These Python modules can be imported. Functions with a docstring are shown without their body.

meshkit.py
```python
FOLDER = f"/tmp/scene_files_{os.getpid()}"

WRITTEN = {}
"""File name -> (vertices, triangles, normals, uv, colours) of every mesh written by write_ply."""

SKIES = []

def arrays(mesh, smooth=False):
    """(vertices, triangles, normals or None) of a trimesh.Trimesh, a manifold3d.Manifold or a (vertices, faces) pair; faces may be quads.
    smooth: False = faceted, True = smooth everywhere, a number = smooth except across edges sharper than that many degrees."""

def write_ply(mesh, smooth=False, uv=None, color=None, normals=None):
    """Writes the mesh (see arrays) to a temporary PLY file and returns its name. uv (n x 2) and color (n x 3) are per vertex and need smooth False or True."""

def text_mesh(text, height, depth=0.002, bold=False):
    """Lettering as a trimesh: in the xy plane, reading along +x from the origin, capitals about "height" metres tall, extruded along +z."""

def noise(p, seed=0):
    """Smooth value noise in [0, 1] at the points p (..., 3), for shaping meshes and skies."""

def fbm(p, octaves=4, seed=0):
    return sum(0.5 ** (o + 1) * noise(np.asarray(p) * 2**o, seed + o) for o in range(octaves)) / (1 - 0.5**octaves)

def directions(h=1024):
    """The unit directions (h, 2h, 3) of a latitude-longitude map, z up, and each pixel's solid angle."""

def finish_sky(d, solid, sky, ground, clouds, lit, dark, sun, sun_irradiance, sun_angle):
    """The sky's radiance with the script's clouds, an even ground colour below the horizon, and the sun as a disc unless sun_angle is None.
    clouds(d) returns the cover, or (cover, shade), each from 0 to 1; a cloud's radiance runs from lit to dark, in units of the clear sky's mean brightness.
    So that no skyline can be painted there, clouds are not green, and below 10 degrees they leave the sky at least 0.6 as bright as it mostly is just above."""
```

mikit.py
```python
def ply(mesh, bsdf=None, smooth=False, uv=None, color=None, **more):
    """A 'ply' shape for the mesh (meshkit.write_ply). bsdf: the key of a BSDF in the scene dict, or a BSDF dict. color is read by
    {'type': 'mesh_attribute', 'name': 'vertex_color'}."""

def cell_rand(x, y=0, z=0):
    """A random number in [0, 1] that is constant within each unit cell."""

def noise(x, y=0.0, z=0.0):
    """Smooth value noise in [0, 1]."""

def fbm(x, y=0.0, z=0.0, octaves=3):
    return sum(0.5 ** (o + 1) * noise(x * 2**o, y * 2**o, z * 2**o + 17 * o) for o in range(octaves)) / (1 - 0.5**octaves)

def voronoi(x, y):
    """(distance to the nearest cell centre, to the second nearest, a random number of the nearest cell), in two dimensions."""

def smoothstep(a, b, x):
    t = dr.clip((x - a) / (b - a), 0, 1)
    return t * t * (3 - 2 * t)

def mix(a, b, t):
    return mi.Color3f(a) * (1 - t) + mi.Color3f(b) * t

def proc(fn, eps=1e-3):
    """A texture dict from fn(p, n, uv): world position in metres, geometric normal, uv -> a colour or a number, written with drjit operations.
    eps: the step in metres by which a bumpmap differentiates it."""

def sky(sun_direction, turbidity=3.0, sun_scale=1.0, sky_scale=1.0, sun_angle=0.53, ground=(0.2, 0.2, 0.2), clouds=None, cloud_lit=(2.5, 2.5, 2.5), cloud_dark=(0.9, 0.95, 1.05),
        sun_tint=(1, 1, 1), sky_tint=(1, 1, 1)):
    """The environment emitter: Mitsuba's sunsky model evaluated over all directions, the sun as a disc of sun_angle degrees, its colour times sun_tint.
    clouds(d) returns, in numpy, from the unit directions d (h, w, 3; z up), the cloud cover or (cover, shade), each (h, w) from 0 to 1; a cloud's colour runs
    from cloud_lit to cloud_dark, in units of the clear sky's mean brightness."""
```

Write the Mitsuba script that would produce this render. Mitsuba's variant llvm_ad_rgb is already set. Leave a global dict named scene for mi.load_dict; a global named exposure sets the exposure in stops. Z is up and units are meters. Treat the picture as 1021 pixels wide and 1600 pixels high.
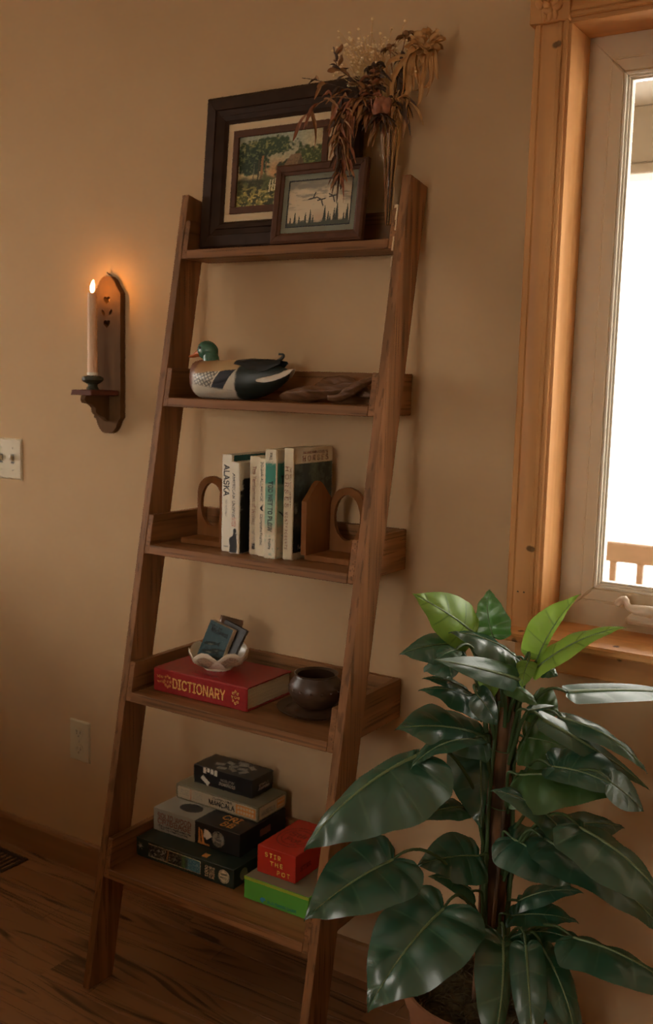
import math, numpy as np, trimesh, mitsuba as mi, drjit as dr, mikit, meshkit
from mikit import noise, fbm, smoothstep, mix, proc, cell_rand
from shapely.geometry import Polygon, Point
from shapely import affinity
T = mi.ScalarTransform4f
scene, labels = {}, {}
rng = np.random.default_rng(7)

# ------------------------------------------------------------------ camera, sky, exposure
exposure = 5.53
FLAME = 4.0   # radiance of the candle flame
CAM = np.array([1.5843, -1.9194, 1.3647]); FW = np.array([-0.5328, 0.8361, -0.1310]); UP = np.array([-0.0923, 0.0964, 0.9911])
scene['camera'] = {'type': 'thinlens', 'fov': 35.142, 'fov_axis': 'x', 'aperture_radius': 0.005, 'focus_distance': 1.9,
                   'to_world': T().look_at(origin=CAM.tolist(), target=(CAM + FW).tolist(), up=UP.tolist()), 'near_clip': 0.05, 'far_clip': 200.0}


def overcast(d):
    return np.full(d.shape[:2], 0.97), 0.10 + 0.25 * meshkit.fbm(d * 3.0, 3, 5)


scene['sky'] = mikit.sky((0.3, 0.5, 0.8), sun_scale=0.0, sky_scale=1.0, clouds=overcast, cloud_lit=(2.5, 2.32, 2.02), cloud_dark=(1.5, 1.4, 1.25),
                         ground=(0.55, 0.53, 0.5), sun_angle=None)


# ------------------------------------------------------------------ helpers
def key_for(name):
    k, n = name, 0
    while k in scene or k in labels:
        n += 1
        k = f'{name}_{n:03d}'
    return k


def thing(name, label, cat, group=None):
    k = key_for(name)
    labels[k] = {'label': label, 'category': cat}
    if group:
        labels[k]['group'] = group
    return k


def add(name, mesh, mat, parent=None, label=None, cat=None, group=None, kind=None, smooth=False, uv=None, color=None, **more):
    k = f'{parent}__{name}' if parent else name
    if not (not parent and k not in scene and labels.get(k, {}).get('kind') == 'structure'):
        k = key_for(k)
    scene[k] = mikit.ply(mesh, mat, smooth=smooth, uv=uv, color=color, **more)
    d = {a: b for a, b in (('label', label), ('category', cat), ('group', group), ('kind', kind)) if b}
    if d:
        labels[k] = d
    return k


def struct(name, label=None):
    labels[name] = {'kind': 'structure', **({'label': label} if label else {})}
    return name


def cat(*ms):
    return trimesh.util.concatenate([m for m in ms])


def hull(pts):
    return trimesh.convex.convex_hull(np.asarray(pts, float))


def hexa(c, ch=0.001):
    """A chamfered hexahedron from corners c[i][j][k]."""
    c = np.asarray(c, float)
    if ch <= 0:
        return hull(c.reshape(-1, 3))
    out = []
    for i in (0, 1):
        for j in (0, 1):
            for k in (0, 1):
                p = c[i, j, k]
                for q in (c[1 - i, j, k], c[i, 1 - j, k], c[i, j, 1 - k]):
                    d = q - p
                    L = np.linalg.norm(d)
                    # moved in along the two other edges
                    out.append((p, d / max(L, 1e-9)))
    pts = []
    for n in range(0, len(out), 3):
        p = out[n][0]
        e = [o[1] for o in out[n:n + 3]]
        for a in range(3):
            pts.append(p + ch * (e[(a + 1) % 3] + e[(a + 2) % 3]))
    return hull(pts)


def box(x0, x1, y0, y1, z0, z1, ch=0.001):
    return hexa([[[(x, y, z) for z in (z0, z1)] for y in (y0, y1)] for x in (x0, x1)], ch)


def prism(poly, h, M=None):
    """Shapely polygon in local xy, extruded along local z by h, put through the 4x4 M."""
    gs = getattr(poly, 'geoms', [poly])
    m = cat(*[trimesh.creation.extrude_polygon(g, h, engine='earcut') for g in gs])
    if M is not None:
        m.apply_transform(M)
    return m


def frame_M(o, ex, ey):
    ex, ey = np.asarray(ex, float), np.asarray(ey, float)
    ex = ex / np.linalg.norm(ex); ey = ey / np.linalg.norm(ey)
    M = np.eye(4); M[:3, 0], M[:3, 1], M[:3, 2], M[:3, 3] = ex, ey, np.cross(ex, ey), o
    return M


def lathe(profile, n=32, center=(0, 0, 0)):
    m = trimesh.creation.revolve(np.asarray(profile, float), sections=n)
    m.apply_translation(center)
    return m


def tube(pts, r, sides=7, cap=True):
    p = np.asarray(pts, float)
    r = np.broadcast_to(r, (len(p),)).astype(float)
    t = np.gradient(p, axis=0); t /= np.linalg.norm(t, axis=1, keepdims=True) + 1e-12
    ref = np.array([0.3, 0.2, 0.93]) if abs(t[:, 2]).mean() < 0.8 else np.array([0.9, 0.3, 0.1])
    a = np.cross(t, ref); a /= np.linalg.norm(a, axis=1, keepdims=True) + 1e-12
    b = np.cross(t, a); ang = np.arange(sides) * 2 * np.pi / sides
    v = p[:, None] + r[:, None, None] * (np.cos(ang)[None, :, None] * a[:, None] + np.sin(ang)[None, :, None] * b[:, None])
    n = len(p); f = []
    for i in range(n - 1):
        for j in range(sides):
            q = (i * sides + j, i * sides + (j + 1) % sides, (i + 1) * sides + (j + 1) % sides, (i + 1) * sides + j)
            f += [(q[0], q[1], q[2]), (q[0], q[2], q[3])]
    v = v.reshape(-1, 3)
    if cap:
        v = np.vstack([v, p[0], p[-1]]); k = n * sides
        f += [(k, (j + 1) % sides, j) for j in range(sides)] + [(k + 1, (n - 1) * sides + j, (n - 1) * sides + (j + 1) % sides) for j in range(sides)]
    m = trimesh.Trimesh(v, np.array(f), process=False)
    return m


def bez(*p, n=12):
    p = [np.asarray(q, float) for q in p]; t = np.linspace(0, 1, n)[:, None]
    if len(p) == 3:
        return (1 - t) ** 2 * p[0] + 2 * t * (1 - t) * p[1] + t * t * p[2]
    return (1 - t) ** 3 * p[0] + 3 * t * (1 - t) ** 2 * p[1] + 3 * t * t * (1 - t) * p[2] + t ** 3 * p[3]


def spline(pts, n=24):
    from scipy.interpolate import CubicSpline
    p = np.asarray(pts, float); s = np.r_[0, np.cumsum(np.linalg.norm(np.diff(p, axis=0), axis=1))]
    return CubicSpline(s / s[-1], p)(np.linspace(0, 1, n))


def grid_faces(nr, nc, off=0):
    i, j = np.meshgrid(np.arange(nr - 1), np.arange(nc - 1), indexing='ij')
    a = (i * nc + j).ravel() + off
    return np.vstack([np.c_[a, a + 1, a + nc + 1], np.c_[a, a + nc + 1, a + nc]])


def letters(text, height, o, ex, ey, width=None, bold=False, depth=0.0004, slant=0.0):
    """Raised lettering: baseline start o, reading along ex, capitals up along ey."""
    m = meshkit.text_mesh(text, height, depth, bold)
    v = m.vertices.copy()
    v[:, 0] -= v[:, 0].min()
    if width:
        v[:, 0] *= width / v[:, 0].max()
    v[:, 0] += slant * v[:, 1]
    m.vertices = v
    m.apply_transform(frame_M(o, ex, ey))
    return m


def ribbon(path, width, nrm, cup=0.15, nc=5, curl=0.0):
    """A thin curled leaf along a path; width per point; nrm the side it faces."""
    p = np.asarray(path, float); w = np.asarray(width, float); n = len(p)
    t = np.gradient(p, axis=0); t /= np.linalg.norm(t, axis=1, keepdims=True) + 1e-12
    nv = np.broadcast_to(np.asarray(nrm, float), p.shape)
    s = np.cross(t, nv); s /= np.linalg.norm(s, axis=1, keepdims=True) + 1e-9
    nn = np.cross(s, t)
    if curl:
        a = np.linspace(0, curl, n)[:, None]
        s, nn = s * np.cos(a) + nn * np.sin(a), nn * np.cos(a) - s * np.sin(a)
    u = np.linspace(-1, 1, nc)
    v = p[:, None] + w[:, None, None] * (u[None, :, None] * s[:, None] + cup * (u ** 2)[None, :, None] * nn[:, None])
    return trimesh.Trimesh(v.reshape(-1, 3), grid_faces(n, nc), process=False)


# ------------------------------------------------------------------ materials
def mat(name, color, rough=0.5, metallic=0.0, spec=0.5, bump=None, bscale=1.0, two=True, **more):
    col = proc(color) if callable(color) else ({'type': 'rgb', 'value': list(color)} if not isinstance(color, dict) else color)
    b = {'type': 'principled', 'base_color': col, 'roughness': rough, 'metallic': metallic, 'specular': spec, **more}
    if bump is not None:
        b = {'type': 'bumpmap', 'arbitrary': proc(bump, eps=5e-4), 'scale': bscale, 'bsdf': b}
    scene[name] = {'type': 'twosided', 'bsdf': b} if two else b
    return name


def wood(name, c0, c1, c2, axis, f=1.0, rough=0.45, spec=0.25):
    """Stained wood with grain along an axis (0 x, 1 y, 2 z)."""
    def fn(p, n, uv):
        q = [p.x, p.y, p.z]
        k = [70.0 * f, 70.0 * f, 70.0 * f]; k[axis] = 2.5 * f
        g = fbm(q[0] * k[0], q[1] * k[1], q[2] * k[2], 3)
        k2 = [9.0 * f, 9.0 * f, 9.0 * f]; k2[axis] = 0.9 * f
        h = fbm(q[0] * k2[0] + 5, q[1] * k2[1] + 3, q[2] * k2[2] + 9, 2)
        k3 = [230.0, 230.0, 230.0]; k3[axis] = 9.0
        pores = smoothstep(0.62, 0.8, noise(q[0] * k3[0], q[1] * k3[1], q[2] * k3[2]))
        c = mix(mix(c0, c1, smoothstep(0.3, 0.7, g)), c2, smoothstep(0.35, 0.75, h) * 0.6)
        return c * (1 - 0.35 * pores)
    return mat(name, fn, rough, spec=spec)


LW = ((0.180, 0.081, 0.032), (0.275, 0.124, 0.050), (0.140, 0.060, 0.023))
wood('ladder_wood_z', *LW, 2)
wood('ladder_wood_x', *LW, 0)
wood('ladder_wood_y', *LW, 1)
PW = ((0.50, 0.245, 0.088), (0.60, 0.31, 0.118), (0.41, 0.185, 0.062))


def pine(name, axis):
    def fn(p, n, uv):
        q = [p.x, p.y, p.z]
        k = [38.0, 38.0, 38.0]; k[axis] = 1.3
        w = fbm(q[0] * 8 + 3, q[1] * 8, q[2] * 2, 2)
        g = fbm(q[0] * k[0] + 3 * w, q[1] * k[1], q[2] * k[2], 3)
        c = mix(mix(PW[0], PW[1], smoothstep(0.3, 0.7, g)), PW[2], smoothstep(0.55, 0.8, w) * 0.7)
        # knots
        a = q[axis] * 5.3; b = (q[0] + q[1] + q[2] - q[axis]) * 21
        kx, ky = dr.floor(a), dr.floor(b)
        d = dr.sqrt(dr.square((a - kx - 0.5) * 5) + dr.square(b - ky - 0.5))
        knot = dr.select(cell_rand(kx, ky, 4) > 0.955, 1 - smoothstep(0.10, 0.20, d), 0)
        return mix(c, (0.09, 0.045, 0.02), knot * 0.85)
    return mat(name, fn, 0.42, spec=0.22)


pine('pine_z', 2); pine('pine_x', 0)


def base_col(p, n, uv):
    g = fbm(p.x * 2.5, p.y * 60, p.z * 70, 3)
    return mix((0.22, 0.105, 0.042), (0.30, 0.15, 0.065), g)


mat('baseboard_wood', base_col, 0.4)


def oak(p, n, uv):
    row = dr.floor(p.y / 0.083); r = cell_rand(row, dr.floor(p.x / 1.24 + 3 * cell_rand(row, 3, 1)), 2)
    w = fbm(p.x * 1.6 + 40 * r, p.y * 16 + 9 * r, 0.0, 2)
    g = fbm(p.x * 5 + 30 * r, p.y * 110 + 14 * w, 0.0, 3)
    cath = 0.5 + 0.5 * dr.sin(p.y * 260 + w * 34 + r * 9)
    dark = smoothstep(0.5, 0.72, g) * (0.35 + 0.65 * cath)
    c = mix((0.24, 0.122, 0.058), (0.31, 0.165, 0.082), r)
    return mix(c, (0.035, 0.019, 0.011), dark * 0.85)


mat('oak_floor', oak, 0.42, spec=0.4)


def wallc(p, n, uv):
    return mix((0.485, 0.325, 0.180), (0.505, 0.342, 0.192), fbm(p.x * 3, p.y * 3, p.z * 3, 2))


mat('wall_paint', wallc, 0.85, spec=0.15, bump=lambda p, n, uv: 0.0007 * fbm(p.x * 55, p.y * 55, p.z * 55, 3))
mat('ceiling_paint', (0.62, 0.55, 0.43), 0.9, spec=0.1)
mat('clad_beige', (0.56, 0.46, 0.31), 0.45)
mat('sash_bead', (0.62, 0.57, 0.47), 0.35)
mat('handle_enamel', (0.74, 0.67, 0.55), 0.2, spec=0.7)
scene['pane_glass'] = {'type': 'thindielectric', 'int_ior': 1.5}
mat('snow', (0.85, 0.85, 0.86), 0.9)
mat('porch_paint', (0.165, 0.145, 0.115), 0.8)
mat('porch_wood', lambda p, n, uv: mix((0.20, 0.135, 0.088), (0.15, 0.10, 0.064), fbm(p.x * 4, p.y * 30, p.z * 30, 3)), 0.7)
mat('almond', (0.50, 0.42, 0.28), 0.35)
mat('almond_dark', (0.03, 0.025, 0.02), 0.6)
mat('screw', (0.45, 0.40, 0.30), 0.3, metallic=0.8)
mat('bronze', (0.06, 0.045, 0.035), 0.4, metallic=0.6)

# ------------------------------------------------------------------ the room
RX0, RX1, RY0, RH = -3.1, 3.1, -4.4, 2.44


def wall_with_hole(x0, x1, y0, y1, z0, z1, hx0, hx1, hz0, hz1):
    return cat(box(x0, hx0, y0, y1, z0, z1, 0), box(hx1, x1, y0, y1, z0, z1, 0), box(hx0, hx1, y0, y1, z0, hz0, 0), box(hx0, hx1, y0, y1, hz1, z1, 0))


WX0, WX1, WZ0, WZ1 = 0.858, 2.20, 0.862, 2.034  # right end is out of view, set wide to let in more light
struct('wall_back'); add('wall_back', wall_with_hole(RX0 - .12, RX1 + .12, 0, 0.14, 0, RH, WX0, WX1, WZ0, WZ1), 'wall_paint')
struct('floor'); add('floor', box(RX0 - .12, RX1 + .12, RY0 - .12, 0.14, -0.12, -0.018, 0), 'bronze')
struct('ceiling'); add('ceiling', box(RX0 - .12, RX1 + .12, RY0 - .12, 0.14, RH, RH + .1, 0), 'ceiling_paint')
struct('wall_right'); add('wall_right', box(RX1, RX1 + .12, RY0 - .12, 0, 0, RH, 0), 'wall_paint')
# left wall and the wall behind the camera, each with an unseen open hole placed and sized to light the room
LY0, LY1, LZ0, LZ1 = -1.95, -.60, 1.0, 2.2
struct('wall_left'); add('wall_left', cat(box(RX0 - .12, RX0, LY1, 0, 0, RH, 0), box(RX0 - .12, RX0, RY0 - .12, LY0, 0, RH, 0), box(RX0 - .12, RX0, LY0, LY1, 0, LZ0, 0), box(RX0 - .12, RX0, LY0, LY1, LZ1, RH, 0)), 'wall_paint')
FX0, FX1, FZ0, FZ1 = 0.0, 1.05, 1.20, 2.10
struct('wall_front'); add('wall_front', wall_with_hole(RX0, RX1, RY0 - .12, RY0, 0, RH, FX0, FX1, FZ0, FZ1), 'wall_paint')
struct('wall_half_unseen'); add('wall_half_unseen', cat(box(RX0, .45, -1.72, -1.60, 0, .84, 0), box(RX0, .47, -1.75, -1.57, .84, .87, .003), box(-1.32, -1.22, -1.60, -.0005, 0, .90, 0), box(-1.35, -1.19, -1.57, -.0005, .90, .93, .003)), 'wall_paint')  # out of view, placed to keep the lower wall and floor in shade
# oak planks
row = 0
y = 0.0
while y > RY0 + 0.001:
    y1 = y - 0.083
    x = RX0 - 1.24 * ((row * 0.37) % 1.0)
    while x < RX1:
        a, b = max(x, RX0), min(x + 1.24, RX1)
        if b - a > 0.02:
            add('plank', box(a + .0004, b - .0004, max(y1, RY0) + .0004, y - .0004, -0.018, 0.0, 0.0009), 'oak_floor', 'floor')
        x += 1.24
    y = y1; row += 1
# baseboards
struct('baseboard_back')
prof = Polygon([(0, 0), (.0125, 0), (.0125, .074), (.009, .081), (.004, .0845), (0, .0845)])
MB = frame_M((RX0, -0.0003, 0), (0, -1, 0), (0, 0, 1)); MB[:3, 2] = (1, 0, 0)
mb = prism(prof, RX1 - RX0); v = mb.vertices
add('baseboard_back', trimesh.Trimesh(np.c_[RX0 + v[:, 2], -0.0003 - v[:, 0], v[:, 1]], mb.faces[:, ::-1]), 'baseboard_wood')
struct('baseboard_left'); add('baseboard_left', box(RX0 + .0003, RX0 + .0125, RY0, -.013, 0, .0845, .002), 'baseboard_wood')

# window
W = struct('window_1', 'casement window with pine casing and a beige sash')
cas = [(0.803, 0), (0.803, -.013), (0.806, -.0165), (0.810, -.0175), (0.8155, -.0175), (0.8175, -.0145), (0.8195, -.0135), (0.828, -.0125), (0.838, -.0125), (0.8465, -.0135), (0.849, -.0145), (0.8505, -.0175), (0.8575, -.0185),
       (0.8600, -.016), (0.8620, -.0185), (0.8665, -.0185), (0.8690, -.0165), (0.8690, 0)]


def sweep_z(pts, z0, z1):
    m = prism(Polygon(pts), z1 - z0); m.apply_translation((0, 0, z0)); return m


add('casing', sweep_z(cas, 0.8785, 2.0195), 'pine_z', W, smooth=20)
add('casing', sweep_z([(WX1 + WX0 + .0 - a, b) for a, b in cas], 0.8785, 2.0195), 'pine_z', W, smooth=20)
# head casing: the same profile laid along x above the opening
mh = prism(Polygon([(a - .803, b) for a, b in cas]), (WX1 + WX0) - 2 * .873)
v = mh.vertices.copy()
add('head_casing', trimesh.Trimesh(np.c_[.873 + v[:, 2], v[:, 1], 2.0905 - v[:, 0]], mh.faces), 'pine_x', W, smooth=20)
for xc in (0.8355, WX0 + WX1 - 0.8355):
    bl = add('corner_block', box(xc - .0395, xc + .0375, -.0245, 0, 2.0195, 2.0985, .0015), 'pine_z', W)
    # carved rose: rings of petals on a little stem of leaves
    ro = []
    for ring, (r, n, s) in enumerate([(0.024, 7, .0105), (0.0155, 5, .009), (0.007, 3, .0065)]):
        for k in range(n):
            a = 2 * math.pi * (k + ring * .4) / n
            e = trimesh.creation.icosphere(2, 1.0); e.apply_scale((s, .0045 + .001 * ring, s * .72))
            e.apply_transform(trimesh.transformations.rotation_matrix(-a + math.pi / 2, (0, 1, 0)))
            e.apply_translation((xc + r * math.cos(a), -.0245 - .0005 * ring, 2.064 + r * math.sin(a))); ro.append(e)
    for k in (-1, 0, 1):
        e = trimesh.creation.icosphere(2, 1.0); e.apply_scale((.005, .003, .010)); e.apply_translation((xc + k * .011, -.0245, 2.031)); ro.append(e)
    add('carved_rose', cat(*ro), 'pine_z', bl, smooth=True)
add('jamb', box(WX0 + .0003, .8750, -.0125, .0915, .8785, 2.0165, .0012), 'pine_z', W)
add('jamb', box(WX1 + WX0 - .875, WX1 - .0003, -.0125, .0915, .8785, 2.0165, .0012), 'pine_z', W)
add('head_jamb', box(WX0 + .0003, WX1 - .0003, -.0125, .0915, 2.0165, WZ1 - .0003, .0012), 'pine_x', W)
st = box(.815, WX0 + WX1 - .815, -.078, 0, .8625, .8785, .004)
add('stool', cat(st, box(WX0 + .0003, WX1 - .0003, -.0005, .0915, .8625, .8782, .0005)), 'pine_x', W)
add('apron', box(.826, WX0 + WX1 - .826, -.0175, -.0003, .800, .8622, .003), 'pine_x', W)
for k, (a, b) in enumerate([(.8255, .949), (.8385, .949)]):
    nh = trimesh.creation.cylinder(.0016, .0006, sections=10); nh.apply_transform(trimesh.transformations.rotation_matrix(math.pi / 2, (1, 0, 0))); nh.apply_translation((a, -.0128, b))
    add('nail_hole', nh, 'almond_dark', W)


def ring(x0, x1, z0, z1, w, y0, y1, ch):
    """Four mitred members of a rectangular frame, as one mesh."""
    ms = []
    o = [(x0, z0), (x1, z0), (x1, z1), (x0, z1)]; i = [(x0 + w, z0 + w), (x1 - w, z0 + w), (x1 - w, z1 - w), (x0 + w, z1 - w)]
    for k in range(4):
        a, b, c, d = o[k], o[(k + 1) % 4], i[(k + 1) % 4], i[k]
        ms.append(hexa([[[(a[0], y0, a[1]), (b[0], y0, b[1])], [(a[0], y1, a[1]), (b[0], y1, b[1])]], [[(d[0], y0, d[1]), (c[0], y0, c[1])], [(d[0], y1, d[1]), (c[0], y1, c[1])]]], ch))
    return cat(*ms)


XR_ = WX1 + WX0
add('fixed_frame', cat(ring(.8735, XR_ - .8735, .8840, 2.018, .046, .0917, .138, .0012), box(WX0 + .0003, WX1 - .0003, .0917, .138, WZ0 + .0003, .8845, 0), box(WX0 + .0003, WX1 - .0003, .0917, .138, 2.0175, WZ1 - .0003, 0), box(WX0 + .0003, .8740, .0917, .138, .884, 2.018, 0), box(XR_ - .8740, WX1 - .0003, .0917, .138, .884, 2.018, 0)), 'clad_beige', W)
sash = add('sash', cat(ring(.9195, XR_ - .9195, .930, 1.972, .0262, .0865, .130, .0035), ring(.9172, XR_ - .9172, .9275, 1.9745, .004, .089, .1, .001), ring(.9180, XR_ - .9180, .9285, 1.9735, .012, .094, .128, .001)), 'clad_beige', W)
add('glazing_bead', cat(ring(.9455, XR_ - .9455, .956, 1.946, .0052, .0885, .118, .0015), ring(.9505, XR_ - .9505, .961, 1.941, .0045, .095, .118, .001), ring(.955, XR_ - .955, .9655, 1.9365, .004, .100, .118, .001)), 'sash_bead', sash)
pane = trimesh.Trimesh([(.953, .112, .963), (XR_ - .953, .112, .963), (XR_ - .953, .112, 1.939), (.953, .112, 1.939)], [(0, 1, 2), (0, 2, 3)])
add('pane', pane, 'pane_glass', sash)
# folding crank handle on the bottom of the frame
hp = spline([(1.000, .070, .930), (1.010, .066, .943), (1.019, .062, .946), (1.024, .060, .936), (1.036, .058, .931), (1.06, .054, .931), (1.10, .05, .927), (1.13, .05, .921)], 30)
hr = np.interp(np.linspace(0, 1, 30), [0, .06, .16, .26, .38, .6, .85, 1], [.003, .0085, .0075, .0060, .0095, .0120, .0095, .003])
hd = add('handle', tube(hp, hr, 12), 'handle_enamel', W, smooth=True)
add('handle_base', cat(box(1.02, 1.135, .058, .0915, .899, .916, .006)), 'handle_enamel', hd)
kn = trimesh.creation.icosphere(2, .0022); kn.apply_translation((1.060, .0455, .932)); add('rivet', kn, 'sash_bead', hd, smooth=True)

# porch and winter ground beyond the glass
pd = struct('porch', 'white covered porch beyond the window')
add('deck', box(-1.5, 4.0, .15, 1.52, -.18, -.03, .002), 'porch_wood', pd)
add('ceiling', box(-1.5, 4.0, .15, 1.62, 2.22, 2.28, .002), 'porch_paint', pd)
add('beam', box(-1.5, 4.0, 1.4, 1.52, 2.045, 2.22, .004), 'porch_paint', pd)
add('beam_trim', box(-1.5, 4.0, 1.388, 1.53, 2.012, 2.045, .004), 'porch_paint', pd)
rl = thing('deck_railing', 'weathered wooden deck railing with square balusters outside the window', 'railing')
add('rail', box(.553, 3.0, 1.4, 1.435, .783, .850, .004), 'porch_wood', rl)
add('lower_rail', box(.553, 3.0, 1.4, 1.435, .05, .11, .004), 'porch_wood', rl)
for k in range(24):
    xb = .574 + k * .0885
    add('baluster', box(xb, xb + .023, 1.404, 1.428, .105, .786, .002), 'porch_wood', rl)
for xb in (2.0, 2.9):
    add('post', box(xb, xb + .07, 1.436, 1.506, -.035, .80, .003), 'porch_wood', rl)
gx, gy = np.meshgrid(np.linspace(-60, 60, 40), np.linspace(1.6, 120, 40), indexing='ij')
gz = -.9 + .25 * meshkit.fbm(np.stack([gx * .1, gy * .1, gx * 0], -1), 3, 2) + 6 * np.clip((gy - 50) / 70, 0, 1) ** 2 * meshkit.fbm(np.stack([gx * .03, gy * .03, gx * 0], -1), 3, 8)
struct('snow_ground', 'snow covered ground beyond the porch')
add('snow_ground', trimesh.Trimesh(np.c_[gx.ravel(), gy.ravel(), gz.ravel()], grid_faces(40, 40)), 'snow', smooth=True)

# things on the wall and floor


def wall_plate(x0, x1, z0, z1, label, ct, name):
    t = thing(name, label, ct)
    pl = [[[(x0, -.0005, z0), (x0, -.0005, z1)], [(x0 + .004, -.0058, z0 + .004), (x0 + .004, -.0058, z1 - .004)]], [[(x1, -.0005, z0), (x1, -.0005, z1)], [(x1 - .004, -.0058, z0 + .004), (x1 - .004, -.0058, z1 - .004)]]]
    add('plate', hexa(pl, .0008), 'almond', t)
    return t


o = wall_plate(-.449, -.372, .309, .4245, 'almond duplex outlet plate low on the wall left of the ladder shelf', 'outlet', 'wall_outlet')
for zc in (.390, .3435):
    f = add('receptacle', prism(Point(0, 0).buffer(.0165, 16).intersection(Polygon([(-.02, -.013), (.02, -.013), (.02, .013), (-.02, .013)])), .002, frame_M((-.4105, -.0055, zc), (1, 0, 0), (0, 0, 1)) @ np.diag([1, 1, -1, 1]) if False else frame_M((-.4105, -.0057, zc), (1, 0, 0), (0, 0, 1))), 'almond', o)
    add('slot', cat(box(-.4180, -.4160, -.0082, -.0078, zc - .002, zc + .007, 0), box(-.4052, -.4032, -.0082, -.0078, zc - .001, zc + .006, 0), box(-.4125, -.4085, -.0082, -.0078, zc - .010, zc - .006, 0)), 'almond_dark', f)
sc = trimesh.creation.icosphere(2, .003); sc.apply_translation((-.4105, -.0055, .3667)); add('screw', sc, 'screw', o)
s = wall_plate(-.741, -.6255, 1.059, 1.1725, 'almond double light switch plate at the left edge of the photo', 'light switch', 'light_switch')
for xc in (-.6600, -.7065):
    add('toggle', hexa([[[(xc - .004, -.005, 1.108), (xc - .004, -.005, 1.124)], [(xc - .0035, -.018, 1.118), (xc - .0035, -.016, 1.128)]], [[(xc + .004, -.005, 1.108), (xc + .004, -.005, 1.124)], [(xc + .0035, -.018, 1.118), (xc + .0035, -.016, 1.128)]]], .0008), 'almond', s)
    add('toggle_slot', box(xc - .0055, xc + .0055, -.0062, -.0056, 1.103, 1.129, 0), 'almond_dark', s)
    for zc in (1.0855, 1.146):
        q = trimesh.creation.icosphere(2, .0026); q.apply_translation((xc, -.0056, zc)); add('screw', q, 'screw', s)
g = thing('floor_register', 'dark metal floor register set in the oak floor beside the baseboard', 'vent')
add('frame', cat(box(-.86, -.565, -.145, -.133, .0003, .004, .001), box(-.86, -.565, -.062, -.050, .0003, .004, .001), box(-.86, -.848, -.145, -.05, .0003, .004, .001), box(-.577, -.565, -.145, -.05, .0003, .004, .001)), 'bronze', g)
for k in range(14):
    add('slat', box(-.842 + k * .019, -.842 + k * .019 + .007, -.134, -.061, .0003, .003, .0005), 'bronze', g)

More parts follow.
